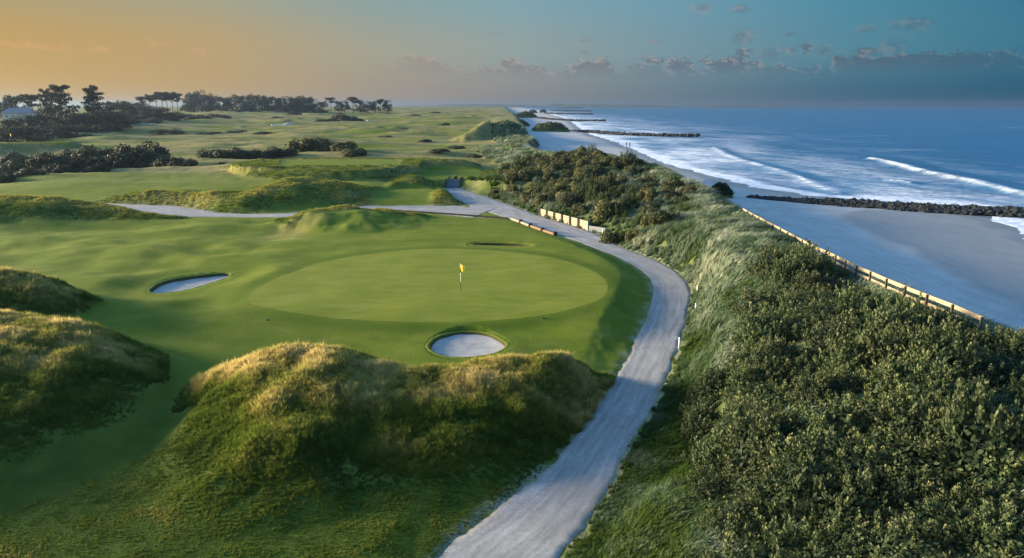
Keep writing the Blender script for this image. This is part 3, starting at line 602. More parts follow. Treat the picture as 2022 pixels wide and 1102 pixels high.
for x, y in [(fe[0] + fdv[0] * a + b, fe[1] + fdv[1] * a) for a, b in ((-1.6, 0), (-.9, -.8), (-.3, -.9), (.6, -.9), (1.6, -1.0), (-2.6, .4), (-1.2, .9), (2.8, -1.1))]: spawn('buckthorn_bush', BUCK[int(y) % 5], (x, y, G(x, y) - .2), x, (1, 1, 1.0), 'grey-green leafy bush in the dense thicket on the dune beside the wooden rail fence', 'bush', 'bushes of the thicket on the right-hand dune')
# loose shrubs in the grass between path and thicket
for (px, py, z, s) in [(1425,640,1.3,.75),(1405,655,1.,.6),(1440,660,1.6,.7),(1380,748,.9,.7),(1360,772,.6,.5),(1352,930,1.2,.5),(1345,750,.6,.45),(1330,950,1.2,.35),(1490,590,2.2,.55),(1540,575,2.6,.6),(1590,520,2.7,.7),(1400,735,1.2,.8)]:
    x, y = P(px, py, z)
    spawn('small_shrub', BUCK[random.randrange(5)], (x, y, G(x, y) - .12), random.uniform(0, 6.28), (s, s, s * .85), 'small grey-green shrub growing alone in the dune grass between path and thicket', 'shrub', 'loose shrubs in the dune grass')
# olive thicket above the cream wall
MID = [P(1012, 392, .5), P(1060, 408, .6), P(1110, 418, .8), P(1165, 440, .8), P(1180, 452, .8), P(1250, 455, 1.5), P(1330, 440, 2.0), P(1350, 410, 2.4), P(1400, 385, 2.6), (24, 112), (24, 140), (20, 160), (12, 172), (2, 168), (-3, 150), (-2, 132)]
for i, (x, y, rd) in enumerate(poisson(MID, 2.3, 6000, 9)):
    if near(np.array([x]), np.array([y]), [P(1066, 425, -.1), P(1160, 454, -.25), P(1200, 458, -.2)])[0][0] < 2.6: continue
    z = G(x, y); edge = polyd(np.array([x]), np.array([y]), MID)[0]; s = random.uniform(1.3, 2.1) * (.8 if edge > -1.5 else 1) * (.75 if x > 15 and y < 130 else 1)
    b = GORSE[i % 4] if i % 5 else BUCK[i % 3]
    if b in BUCK: s *= .9
    spawn('olive_bush', b, (x, y, z - .15), random.uniform(0, 6.28), (s, s, s * random.uniform(.8, 1.6)), 'tall olive bush in the rounded thicket behind the cream boarded wall', 'bush', 'bushes of the thicket behind the cream wall')
x, y = P(1305, 445, 1.6); spawn('dark_gorse_bush', setm(bush_round(333, 2600, .8), leafmat('gorse_green', (.02, .03, .006), (.05, .06, .012), (.09, .09, .02))), (x, y, G(x, y)), .4, (2.0, 2.0, 1.9), 'dark green rounded bush at the right end of the thicket, beside pale dune grass', 'bush', None)
x, y = P(1118, 412, .8); spawn('white_flowered_bush', setm(bush_shoots(350, 80, 24), leafmat('pale_bush', (.05, .06, .03), (.16, .17, .10), (.42, .42, .32))), (x, y, G(x, y)), 0, (1.3, 1.3, 1.5), 'pale flowering bush just behind the cream boarded wall', 'bush', None)
# dark clumps on the links
def clump(lst, tmpl, name, label, group):
    for i, (px, py, z, w, hh) in enumerate(lst):
        x, y = P(px, py, z); s = w
        spawn(name, tmpl[i % len(tmpl)], (x, y, G(x, y) - .2), random.uniform(0, 6.28), (s, s * random.uniform(.8, 1.1), s * hh), label, 'bush', group)
clump([(20,352,0,4.2,.8),(45,340,0,4.6,.8),(170,345,.2,4.2,.8),(118,352,0,3.6,.8),(60,360,0,3.4,.8),(95,348,0,4.4,.9),(70,335,.5,4.5,.8),(130,345,.3,4.5,.9),(30,330,.5,4.5,.8),(10,365,0,3,.7),(150,335,.5,4.2,.9),(180,330,.5,4.5,1),(215,335,.3,5,1.0),(196,350,0,3,.85),(250,332,.5,5.2,1.1),(230,322,.8,5,1.2),(285,330,.5,5.6,1.1),(300,322,.8,5,1.1),(330,335,.5,4.2,.9),(355,336,.5,4,.8),(378,338,.4,3,.7),(60,322,1,4,.9),(100,318,1,4,.9),(140,318,1,4,.9),(265,318,1,4,1)], DARK, 'dark_bush', 'dark rounded bush in the big clump at the left, beyond the grassy mound', 'bushes of the dark clump on the left')
clump([(415,309,1,4,.8),(440,310,1,4.2,.85),(465,309,1,4.2,.85),(490,308,1,4.4,.9),(515,308,1,4.2,.9),(540,307,1,4,.85),(565,306,1,3.6,.8)], DARK, 'hedge_bush', 'dark bush in the low hedge-like row left of centre on the links', 'bushes of the low row')
clump([(600,300,1,5.5,1),(625,299,1,6,1.05),(648,300,1,5,.9),(685,302,1,4.2,.9),(700,306,1,4,.8)], GORSE, 'links_bush', 'mid-green bush in the group right of the low dark row on the links', 'bushes right of the low row')
clump([(636,241,1.5,9,.55),(655,241,1.5,9,.6),(672,241,1.5,10,.85),(690,241,1.5,9,.85),(705,241,1.5,8,.75)], DARK, 'gorse_clump', 'dark bush in the isolated far clump beside a pale bunker', 'bushes of the isolated far clump')
clump([(438,331,.3,1.6,.9),(190,341,.2,2.2,.9)], GORSE, 'lone_bush', 'small round bush standing alone on the open rough', 'lone bushes on the rough')
clump([(755,226,2.5,7,.5),(768,227,2.5,5,.4),(485,229,2.5,12,1.1),(465,230,2.5,8,.6),(425,238,2,14,.4),(392,241,2,12,.45),(360,240,2,12,.5),(300,246,2,11,.5),(255,250,2,10,.5),(410,262,1.5,7,.3),(470,256,1.5,8,.3),(520,262,1.5,6,.3),(330,262,1.5,9,.3),(545,236,2,8,.4),(580,232,2,9,.4),(610,228,2,10,.45),(690,222,2.5,12,.4),(820,232,2.5,8,.4),(860,226,2.5,10,.4),(800,252,2,6,.35),(880,245,2,6,.4),(600,262,1.5,6,.3),(760,266,1.5,5,.3),(840,275,1.5,4,.35),(900,285,1.8,4,.4),(870,300,1.5,3.5,.4),(935,300,2,3,.5)], DARK, 'heath_bush', 'low dark bush far out on the links below the tree line', 'far bushes below the trees')
clump([(850,321,1.2,2.6,.8),(868,318,1.2,2.4,.8),(836,324,1.2,2.2,.6)], [setm(bush_round(360, 1800), leafmat('yellow_gorse', (.06, .06, .015), (.16, .14, .03), (.34, .27, .05)))], 'yellow_gorse', 'yellowish gorse bush in the grass beyond the raised tee', 'yellow gorse bushes beyond the tee')
# ------------------------------------------------------------------ grasses
def tuft(seed, nb=26, bend=.5, spread=.35, w=.045, lean=0.):
    r = np.random.default_rng(seed); V = []; F = []; S = []
    for i in range(nb):
        a = r.uniform(0, 6.28); b = r.uniform(0, spread) ; x, y = b * math.cos(a), b * math.sin(a); h = r.uniform(.55, 1.1); bd = r.uniform(.4, 1) * bend
        dx, dy = math.cos(a + r.normal(0, .5)) * bd + lean, math.sin(a + r.normal(0, .5)) * bd; sx, sy = -math.sin(a) * w, math.cos(a) * w; k = len(V)
        V += [(x - sx, y - sy, -.08), (x + sx, y + sy, -.08), (x + dx * .35 * h - sx * .8, y + dy * .35 * h - sy * .8, h * .6), (x + dx * .35 * h + sx * .8, y + dy * .35 * h + sy * .8, h * .6), (x + dx * h, y + dy * h, h * (1 - .35 * bd))]
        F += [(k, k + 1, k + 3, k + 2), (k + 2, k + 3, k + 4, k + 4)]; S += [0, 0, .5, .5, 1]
    bm = bmesh.new(); vs = [bm.verts.new(v) for v in V]; 
    for f in F:
        if f[2] == f[3]: bm.faces.new((vs[f[0]], vs[f[1]], vs[f[2]]))
        else: bm.faces.new([vs[q] for q in f])
    me = bpy.data.meshes.new('tuft'); bm.to_mesh(me); bm.free(); at = me.attributes.new('shade', 'FLOAT', 'POINT'); at.data.foreach_set('value', np.array(S, np.float32)); return me
def gn_scatter(name, xyz, rot, scl, tint, templates, mat, label, cat):
    col = bpy.data.collections.new(name + '_source')
    for m in templates: m.materials.append(mat); col.objects.link(bpy.data.objects.new(name + '_tuft', m))
    me = bpy.data.meshes.new(name); me.vertices.add(len(xyz)); me.vertices.foreach_set('co', np.ascontiguousarray(xyz, np.float32).ravel())
    for n_, ty, a, key in (('rot', 'FLOAT_VECTOR', rot, 'vector'), ('scl', 'FLOAT_VECTOR', scl, 'vector'), ('tint', 'FLOAT', tint, 'value')):
        at = me.attributes.new(n_, ty, 'POINT'); at.data.foreach_set(key, np.ascontiguousarray(a, np.float32).ravel())
    at = me.attributes.new('pick', 'INT', 'POINT'); at.data.foreach_set('value', rng.integers(0, len(templates), len(xyz)).astype(np.int32))
    me.materials.append(mat); o = bpy.data.objects.new(name, me); COL.objects.link(o)
    g = bpy.data.node_groups.new(name, 'GeometryNodeTree'); g.interface.new_socket('Geometry', in_out='INPUT', socket_type='NodeSocketGeometry'); g.interface.new_socket('Geometry', in_out='OUTPUT', socket_type='NodeSocketGeometry')
    N = g.nodes; i = N.new('NodeGroupInput'); u = N.new('NodeGroupOutput'); ip = N.new('GeometryNodeInstanceOnPoints'); ci = N.new('GeometryNodeCollectionInfo')
    ci.inputs[0].default_value = col; ci.inputs['Separate Children'].default_value = True; ci.inputs['Reset Children'].default_value = True
    def na(nm, ty): q = N.new('GeometryNodeInputNamedAttribute'); q.data_type = ty; q.inputs[0].default_value = nm; return q.outputs[0]
    L = g.links.new; L(i.outputs[0], ip.inputs['Points']); L(ci.outputs[0], ip.inputs['Instance']); ip.inputs['Pick Instance'].default_value = True
    L(na('pick', 'INT'), ip.inputs['Instance Index']); L(na('rot', 'FLOAT_VECTOR'), ip.inputs['Rotation']); L(na('scl', 'FLOAT_VECTOR'), ip.inputs['Scale']); L(ip.outputs[0], u.inputs[0])
    md = o.modifiers.new('scatter', 'NODES'); md.node_group = g
    tag(o, label, cat, kind='stuff'); return o
def fan_points(n, y0, y1, u0, u1, seed, pw=1.0):
    r = np.random.default_rng(seed); q = r.uniform(0, 1, n); yy = np.exp(math.log(y0) + (math.log(y1) - math.log(y0)) * q ** pw); x = r.uniform(u0, u1, n) * (yy + 10); return x, yy
inwet = lambda x, y: near(x, y, DUNE[:, :2])
# rough grass on the mounds and the open links
x, y = fan_points(700000, 16, 330, -.95, .45, 21)
h, pt = height(x, y, True)
fw = fbm(x / 210, y / 36, 201, 3); ff = sst(.0, .13, fw) * sst(128, 165, y)
flatp = sst(1.5, -1, polyd(x, y, [P(585, 432, 1), P(700, 420, 1), P(840, 428, .3), P(900, 470, 0), P(560, 484, 0), P(560, 470, 0)]))
d_c = near(x, y, DUNE[:, :2])[0]
keep = (np.maximum(pt['rough'], pt['far']) * (1 - pt['lawn']) * (1 - ff) * (1 - flatp) * (1 - .9 * pt['dune'] * (y < 130)) > rng.uniform(.35, 1, len(x))) & (pt['path'] > .35) & (pt['dg'] > 1) & (pt['bnk'] > .5) & pt['land']
semi = sst(33, 29, y + .3 * (x + 8)) * sst(-.3, 1.2, x - (-24 + .75 * (y - 22))); sk = (semi > rng.uniform(0, 1.3, len(x))) & (pt['path'] > .3) & (pt['dune'] < .1) & (x < 12)
keep &= (y < 118) | (pt['rough'] > .5)
keep |= sk
x, y, h = x[keep], y[keep], h[keep]; cr = pt['crest'][keep]; n = len(x)
near_s = np.clip(y / 30, .75, 6)
pn = fbm(x / 3.2, y / 2.2, 71, 4); tint = np.clip(.24 + np.where(y > 70, .3, .5) * sst(np.where(y > 70, .7, .45), .98, cr) * (y < 130) + .42 * pn * np.clip(45 / y, .3, 1) + rng.normal(0, .07, n) - .02 * sst(70, 100, y) + .25 * sst(22, 12, near(x, y, RID[-1][0])[0]), 0, 1)
sc = (.20 + .22 * rng.uniform(0, 1, n) ** 2 + .16 * fbm(x / 1.1, y / 1.1, 72, 2) * (y < 70) + .12 * pn) * near_s ** .28 * (1 - .45 * sst(60, 85, y)) * (.2 + .8 * np.clip(np.maximum(cr * 1.7, (y > 130)), 0, 1))
rot = np.stack([rng.normal(0, .15, n), rng.normal(.1, .15, n), rng.uniform(0, 6.28, n)], -1)
print('rough tufts', n)
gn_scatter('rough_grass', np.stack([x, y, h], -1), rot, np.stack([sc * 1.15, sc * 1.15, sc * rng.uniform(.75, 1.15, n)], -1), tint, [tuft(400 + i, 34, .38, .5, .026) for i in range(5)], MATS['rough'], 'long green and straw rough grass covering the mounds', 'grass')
# marram on the dunes
x, y = fan_points(300000, 12, 420, -.12, 1.1, 22)
h, pt = height(x, y, True)
keep = (pt['dune'] > rng.uniform(.2, 1, len(x))) & (pt['path'] > .3) & ((h > -1.0) | (pt['land'] & (x < 16)))
d_c = near(x, y, DUNE[:, :2])[0]
keep &= (polyd(x, y, THK) > rng.uniform(-.8, .3, len(x))) | (rng.uniform(0, 1, len(x)) < .008)
keep &= ~((y > 118) & (y < 140) & (x < -4)) | (pt['path'] > 3)
keep &= (polyd(x, y, MID) > -.5) | (rng.uniform(0, 1, len(x)) < .15)
x, y, h = x[keep], y[keep], h[keep]; Sd = pt['Sd'][keep]; pp = pt['path'][keep]; n = len(x)
pn = fbm(x / 3.2, y / 4.2, 81, 3); near_s = np.clip(y / 30, .7, 8)
lush = np.maximum(sst(.55, .15, Sd) * pt['land'][keep] * (y < 105), sst(2, -3, x) * sst(145, 135, y))
tint = np.clip(.48 + .55 * pn + rng.normal(0, .1, n) - .42 * lush, 0, 1)
sc = (.52 + .25 * rng.uniform(0, 1, n) + .24 * pn) * np.minimum(near_s, 4) ** .42 * (1 - .25 * lush) * np.clip(.4 + pp * .3, .45, 1)
rot = np.stack([rng.normal(0, .12, n), rng.normal(.12, .12, n), rng.normal(-.5, .55, n)], -1)
print('marram tufts', n)
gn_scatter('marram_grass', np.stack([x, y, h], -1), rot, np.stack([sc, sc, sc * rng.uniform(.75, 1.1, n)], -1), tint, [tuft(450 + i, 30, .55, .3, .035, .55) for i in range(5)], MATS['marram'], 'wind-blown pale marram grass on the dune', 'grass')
# ------------------------------------------------------------------ trees
def crownmesh(C0, rad, n, ls, seed, flat=.5):
    r = np.random.default_rng(seed); k = r.integers(0, len(C0), n); D = dome_pts(r, n, -.6); C = C0[k] + D * (rad[k] * r.uniform(.35, 1.1, n))[:, None] * np.array([1, 1, flat])
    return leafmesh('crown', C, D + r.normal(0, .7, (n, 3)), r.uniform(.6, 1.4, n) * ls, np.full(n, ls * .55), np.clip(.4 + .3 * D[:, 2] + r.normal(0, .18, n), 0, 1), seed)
def tree_tmpl(kind, seed):
    """unit-height tree: (trunk mesh, crown mesh)"""
    r = random.Random(seed); mb = MB(); C = []; rd = []
    if kind == 'cypress':
        mb.tube([(0, 0, -.03), (.01, 0, .3), (.02, .01, .6), (.03, 0, .9)], [.03, .022, .014, .005], 7)
        for i in range(26):
            z = .12 + .8 * i / 25; a = i * 2.4 + r.uniform(-.4, .4); L = (.36 * (1 - z) ** .55 + .07) * r.uniform(.45, 1.3)
            e = (L * math.cos(a), L * math.sin(a), z + .10 * r.uniform(.3, 1.3)); mb.tube([(0.01, 0, z - .02), (e[0] * .5, e[1] * .5, z + .02), e], [.010, .007, .003], 5, False)
            for q in (.35, .7, 1.0): C.append((e[0] * q, e[1] * q, z + (e[2] - z) * q + .02)); rd.append(.06 + .045 * (1 - q))
    elif kind == 'pine':
        mb.tube([(0, 0, -.03), (.015, .01, .35), (.0, .02, .65), (.03, .01, .86)], [.022, .018, .014, .006], 7)
        for i in range(15):
            z = r.uniform(.58, .9); a = r.uniform(0, 6.28); L = r.uniform(.1, .33); e = (L * math.cos(a), L * math.sin(a), z + r.uniform(.02, .1)); mb.tube([(.01, .01, z - .06), e], [.009, .003], 5, False)
            C.append(e); rd.append(r.uniform(.07, .12)); C.append((e[0] * .5, e[1] * .5, e[2])); rd.append(.09)
    else:
        mb.tube([(0, 0, -.03), (.01, 0, .3), (.02, .01, .55), (.0, 0, .8)], [.035, .026, .018, .006], 7)
        for i in range(26):
            z = r.uniform(.18, .9); a = r.uniform(0, 6.28); L = (.42 * math.sqrt(max(.02, 1 - ((z - .45) / .52) ** 2))) * r.uniform(.5, 1); e = (L * math.cos(a), L * math.sin(a), z); mb.tube([(.01, 0, max(.1, z - .15)), e], [.012, .004], 5, False)
            C.append(e); rd.append(r.uniform(.1, .17))
    C = np.array(C); n = dict(cypress=5200, pine=2600, round=3200)[kind]
    cm = crownmesh(C, np.array(rd), n, .042 if kind != 'round' else .05, seed, .36 if kind != 'round' else .85)
    me = bpy.data.meshes.new('trunk'); bmesh.ops.recalc_face_normals(mb.bm, faces=mb.bm.faces[:]); mb.bm.to_mesh(me); mb.bm.free(); setm(me, MATS['bark']); setm(cm, MATS['tree']); return me, cm
TT = {('cypress', i): tree_tmpl('cypress', 900 + i) for i in range(2)}
TT.update({('pine', i): tree_tmpl('pine', 910 + i) for i in range(3)}); TT.update({('round', i): tree_tmpl('round', 920 + i) for i in range(4)})
def tree(px, pytop, d, kind, i, wide, label, group=None, name='tree', sink=0.):
    x, zt = PD(px, pytop, d); zb = G(x, d); hgt = (zt - zb) / (1 - sink); zb -= sink * hgt; tr, cr = TT[(kind, i)]
    root = empty(name, (x, d, zb), random.uniform(0, 6.28)); root.scale = (hgt * wide, hgt * wide, hgt); tag(root, label, 'tree', group)
    for nm, m in (('trunk', tr), ('crown', cr)): o = bpy.data.objects.new(nm, m); COL.objects.link(o); o.parent = root
tree(112, 169, 400, 'cypress', 0, .95, 'tallest dark cypress tree at far left, pointed top against the orange sky', None, 'cypress_tree')
tree(180, 175, 400, 'cypress', 1, .95, 'broad dark cypress with ragged flat limbs, right of the tallest one', None, 'cypress_tree')
tree(88, 180, 405, 'cypress', 1, .6, 'narrow ragged cypress leaning against the left side of the tallest one', None, 'cypress_tree')
for px, py, d, i, w in [(5, 188, 480, 0, 1.2), (28, 188, 490, 1, 1.2)]: tree(px, py, d, 'round', i, w, 'dense round tree at the left edge behind the pale-roofed house', 'trees behind the house', 'dense_tree')
tree(60, 185, 430, 'pine', 0, .8, 'slim tree between the pale-roofed house and the tall cypresses', None, 'slim_tree')
for px, py, d, i, w in [(10, 236, 330, 2, 1.7), (38, 231, 335, 3, 1.7), (66, 224, 345, 1, 1.5), (96, 226, 360, 0, 1.6), (130, 224, 370, 2, 1.7), (165, 222, 375, 3, 1.7), (200, 218, 385, 1, 1.6), (228, 226, 400, 0, 1.7), (218, 205, 520, 2, 1.5), (240, 200, 560, 1, 1.9), (262, 200, 600, 3, 1.9), (12, 250, 300, 0, 2.2), (50, 248, 305, 1, 2.4), (100, 246, 320, 2, 2.4), (150, 244, 330, 3, 2.4), (280, 208, 560, 0, 2), (305, 212, 540, 1, 2.2), (325, 214, 530, 2, 2.2)]: tree(px, py, d, 'round', i, w, 'low bushy tree in the dark belt around the feet of the cypresses', 'low trees below the cypresses', 'low_tree', .2)
for k, (px, py) in enumerate([(278, 190), (292, 186), (306, 183), (318, 181), (327, 181), (337, 183), (347, 184)]): tree(px, py, 700, 'pine', k % 3, .75, 'bare-stemmed flat-topped pine in the row with sky between the trunks', 'pines of the row with bare trunks', 'pine_tree')
for k, (px, py) in enumerate([(368, 190), (380, 183), (396, 179), (408, 184), (422, 189), (440, 191), (455, 190), (470, 186), (484, 188), (500, 186), (514, 189), (528, 188), (543, 191), (556, 192), (570, 190), (583, 190), (597, 189), (608, 191), (620, 196), (637, 199)]): tree(px, py, 900 + 25 * (k % 3), 'round', k % 4, .95, 'round-crowned tree in the long hazy belt along the horizon', 'trees of the hazy belt on the horizon', 'belt_tree', .14)
for k, (px, py, kd) in enumerate([(652, 192, 'pine'), (668, 199, 'round'), (680, 199, 'round'), (696, 191, 'pine'), (710, 196, 'round'), (726, 200, 'round'), (740, 199, 'round'), (751, 195, 'pine'), (765, 197, 'round')]): tree(px, py, 1000, kd, k % 3, 1.0, 'tree at the thin right end of the horizon belt', 'trees at the right end of the belt', 'belt_tree')
# house
hx, hz = PD(38, 214, 470); zb = G(hx, 470); house = empty('house', (hx, 470, zb), .12); tag(house, 'pale house with blue-grey roof showing between the trees at far left', 'house')
hh = hz - zb
MB().box((0, 0, hh * .35), (17, 9, hh * .7)).build('wall', MATS['render'], house)
bm = bmesh.new(); a = [bm.verts.new(v) for v in [(-9.3, -5.2, hh * .7), (9.3, -5.2, hh * .7), (9.3, 5.2, hh * .7), (-9.3, 5.2, hh * .7), (-6, 0, hh * 1.05), (6, 0, hh * 1.05)]]
for f in ((0, 1, 5, 4), (2, 3, 4, 5), (1, 2, 5), (3, 0, 4), (3, 2, 1, 0)): bm.faces.new([a[q] for q in f])
mb = MB(); mb.bm = bm; rf = mb.build('roof', MATS['slate'], house); MB().box((5.5, .8, hh * 1.02), (1, .8, 2.)).build('chimney', MATS['render'], rf)
for wx in (-6, -2, 2, 6):
    w = MB().box((wx, -4.53, hh * .5), (1.5, .08, 1.6)).build('window', MATS['white'], house); MB().box((wx, -4.59, hh * .5), (1.2, .06, 1.3)).build('pane', MATS['glass'], w)
# ------------------------------------------------------------------ flagsticks
def flagstick(x, y, z, hgt, label, fl=.5):
    r = empty('flagstick', (x, y, z)); tag(r, label, 'flagstick', 'golf flagsticks')
    n = 6; seg = hgt / n
    for k in range(n): MB().tube([(0, 0, k * seg - (.05 if k == 0 else 0)), (0, 0, (k + 1) * seg)], [.022, .022], 8).build('pole_band', MATS['white'] if k in (2, 3, 5) else (MATS['black'] if k == 4 else MATS['lime'] if False else MATS['edge']), r)
    bm = bmesh.new(); nx = 9; v = []
    r.rotation_euler = (0, 0, -.8)
    for s in (0, 1):
        v.append([[bm.verts.new((.022 + fl * .62 * i / nx, .05 * math.sin(i * .9) + s * .006, hgt - .02 - (fl * .95) * j / 5 - .10 * i / nx)) for i in range(nx + 1)] for j in range(6)])
    for s in (0, 1):
        for j in range(5):
            for i in range(nx): bm.faces.new((v[s][j][i], v[s][j][i + 1], v[s][j + 1][i + 1], v[s][j + 1][i]))
    for i in range(nx):
        for j in (0, 5): bm.faces.new((v[0][j][i], v[0][j][i + 1], v[1][j][i + 1], v[1][j][i]))
    mb = MB(); mb.bm = bm; o = mb.build('flag', MATS['yellow'], r)
    for p in o.data.polygons: p.use_smooth = True
    MB().tube([(0, 0, -.02), (0, 0, .012)], [.055, .055], 14).build('cup', MATS['black'], r)
fx, fy = P(910, 575, .1); flagstick(fx, fy, float(greenz(np.array([[fx, fy]]))[0]), 2.32, 'flagstick with a yellow flag on the near putting green', .62)
fx, zt = PD(20, 264, 290); zg = G(fx, 290); flagstick(fx, 290, zg, max(2.3, zt - zg), 'far yellow flag at the left edge, against the dark trees', 1.0)
# ------------------------------------------------------------------ cream boarded wall with dark posts
wa = Vector(P(1066, 425, -.1) + (0,)); wb = Vector(P(1160, 454, -.25) + (0,)); d = (wb - wa); L = d.length; ang = math.atan2(d.y, d.x)
wz = min(G(wa.x - .3, wa.y - .3), G(wb.x - .3, wb.y - .3)) - .05
wall = empty('boarded_wall', (wa.x, wa.y, wz), ang); tag(wall, 'low cream boarded retaining wall with dark posts beside the gravel path', 'wall')
NP = 6; WH = 1.25
for k in range(NP): 
    mb = MB()
    for q in range(5): mb.box((L * (k + .5) / NP, 0, .16 + (WH - .16) * (q + .5) / 5), (L / NP - .48, .07, (WH - .16) / 5 - .015), bev=.006)
    mb.build('panel', MATS['cream'], wall)
for k in range(NP + 1): MB().box((L * k / NP, .0, WH / 2), (.46, .24, WH + .05), bev=.015).build('post', MATS['cream'] if k == NP else MATS['dpost'], wall)
MB().box((L / 2, -.08, .07), (L, .06, .16), bev=.01).build('kickboard', MATS['brown'], wall)
rw = MB(); rw.box((L + 1.45, .5, .36), (2.6, .14, .72), rz=.35, bev=.02); rw.build('return_panel', MATS['conc'], wall)
# low timber kerb rail across the path from the wall
ra = [P(x, y, 0) for x, y in ((1010, 433), (1028, 439), (1047, 446), (1071, 454), (1096, 461))]
lr = empty('timber_kerb_rail', (ra[0][0], ra[0][1], 0)); tag(lr, 'low kerb of cream and orange timbers with dark stub posts edging the path', 'kerb')
x0, y0 = ra[0]
def loc(p, z): return (p[0] - x0, p[1] - y0, z)
for k in range(4):
    za = G(*ra[k]) + .16; zb = G(*ra[k + 1]) + .16; MB().beam(loc(ra[k], za), loc(ra[k + 1], zb), .24, .26, .03).build('timber', MATS['cream'] if k < 2 else MATS['log'], lr)
for k in range(1, 5): p = ra[k]; z = G(*p); MB().box(loc(p, z + .18), (.42, .42, .6), rz=.3, bev=.03).build('stub_post', MATS['edge'], lr)
# dark edging along the side path
ea = [P(x, y, 0) for x, y in ((700, 413.5), (760, 416), (820, 419), (880, 423), (945, 427.5), (1005, 432.5))]
x0, y0 = ea[0]; er = empty('path_edging', (x0, y0, 0)); tag(er, 'dark low timber edging along the near side of the side path', 'edging')
for a, b in zip(ea, ea[1:]):
    n = 3
    for q in range(n):
        p = (a[0] + (b[0] - a[0]) * q / n, a[1] + (b[1] - a[1]) * q / n); w = (a[0] + (b[0] - a[0]) * (q + .94) / n, a[1] + (b[1] - a[1]) * (q + .94) / n)
        MB().beam(loc(p, G(*p) + .08), loc(w, G(*w) + .08), .2, .36, .03).build('board', MATS['edge'], er)
# sleeper wall and steps up to the tee
sa = P(826, 360, .5); sb = P(880, 360, .5); sw = empty('sleeper_wall', (sa[0], sa[1], .6)); tag(sw, 'blue-grey sleeper retaining wall along the front of the raised tee', 'wall')
for q in range(3): MB().box(((sb[0] - sa[0]) / 2, -.5, -.15 + .3 * q), (sb[0] - sa[0], .22, .28), bev=.02).build('sleeper', MATS['greywood'], sw)
for q in range(4): MB().box(((sb[0] - sa[0]) * (q + .15) / 3.4, -.68, .1), (.18, .14, .95), bev=.015).build('post', MATS['edge'], sw)
s0 = P(880, 371, 0); s1 = P(907, 371, 0); st = empty('timber_steps', ((s0[0] + s1[0]) / 2, s0[1], 0)); tag(st, 'blue-grey timber steps climbing from the path to the raised tee', 'steps'); wS = (s1[0] - s0[0])
for q in range(7): MB().box((0, .3 + q * .42, .0 + .19 * q + .04), (wS, .46, .2), bev=.012).build('step', MATS['greywood'], st)
for sx in (-1, 1): MB().beam((sx * (wS / 2 + .08), 0, .12), (sx * (wS / 2 + .08), 3.1, 1.5), .12, .3).build('stringer', MATS['edge'], st)
# wooden post frame beside path
x, y = P(979, 389, .3); r = empty('wooden_post_frame', (x, y, G(x, y)), .25); tag(r, 'brown wooden frame of two posts and a board beside the path', 'post frame')
for sx in (-.36, .36): MB().box((sx, 0, .68), (.2, .2, 1.5), bev=.02).build('post', MATS['brown'], r)
MB().box((0, 0, 1.12), (.62, .1, .5), bev=.015).build('board', MATS['brown'], r); MB().box((0, 0, 1.46), (1.05, .26, .09), bev=.015).build('cap', MATS['wood'], r)
# white marker posts by the path
for (px, py, z, hgt, lab) in [(1341, 682, -.8, .75, 'white marker post at the right edge of the path, level with the front bunker'), (1190, 462, -.2, .7, 'white marker post in the grass at the right end of the cream wall'), (1378, 556, .4, .7, 'white marker post in the dune grass above the outer bend of the path'), (1374, 603, -.2, .6, 'short white marker post at the foot of the dune beside the path bend')]:
    x, y = P(px, py, z); r = empty('marker_post', (x, y, G(x, y))); tag(r, lab, 'marker post', 'white marker posts by the path')
    MB().tube([(0, 0, -.1), (0, 0, hgt), (0, 0, hgt + .02)], [.055, .055, .035], 10).build('post', MATS['white'], r); MB().tube([(0, 0, hgt * .8), (0, 0, hgt * .86)], [.057, .057], 10).build('band', MATS['conc'], r)
# sprinkler lids
for px, py, lab in [(1072, 627, 'small dark sprinkler lid at the front right edge of the green'), (527, 629, 'small dark sprinkler lid at the front left edge of the green')]:
    x, y = P(px, py, 0); MB().tube([(0, 0, -.06), (0, 0, .0)], [.1, .09], 16).build('sprinkler_lid', MATS['black']); o = bpy.context.scene.objects[-1] if False else None
    o = [q for q in COL.objects if q.name.startswith('sprinkler_lid')][-1]; o.location = (x, y, G(x, y) + .06); tag(o, lab, 'sprinkler lid')
# ------------------------------------------------------------------ dune fence
fl = smooth_line(FENCE, 10); seg = np.r_[0, np.cumsum(np.linalg.norm(np.diff(fl, axis=0), axis=1))]
fr = empty('rail_fence', (fl[0][0], fl[0][1], 0)); tag(fr, 'sunlit wooden post-and-rail fence running along the top of the dune', 'fence')
x0, y0 = fl[0]; npst = int(seg[-1] / 2.35); ps = []
for k in range(npst + 1):
    s = seg[-1] * k / npst; p = (np.interp(s, seg, fl[:, 0]), np.interp(s, seg, fl[:, 1])); ps.append((p[0], p[1], G(*p)))
zsm = np.convolve(np.pad([p[2] for p in ps], 2, 'edge'), np.ones(5) / 5, 'valid')
ps = [(p[0], p[1], z) for p, z in zip(ps, zsm)]
for p in ps: MB().box((p[0] - x0 - .11, p[1] - y0, p[2] + .5), (.10, .10, 1.5), rz=random.uniform(-.05, .05), bev=.012).build('post', MATS['fpost'], fr)
for a, b in zip(ps, ps[1:]):
    for zz, hg in ((1.14, .22), (.72, .17), (.34, .15)):
        MB().beam((a[0] - x0 - .02, a[1] - y0, a[2] + zz + random.uniform(-.015, .015)), (b[0] - x0 - .02, b[1] - y0, b[2] + zz), .05, hg, .006).build('rail', MATS['wood'], fr)
k = npst // 2 + 1; a = ps[k]; MB().beam((a[0] - x0, a[1] - y0, a[2] + .95), (a[0] - x0 - 2.3, a[1] - y0 - .5, a[2] + .15), .14, .12).build('brace', MATS['greywood'], fr)
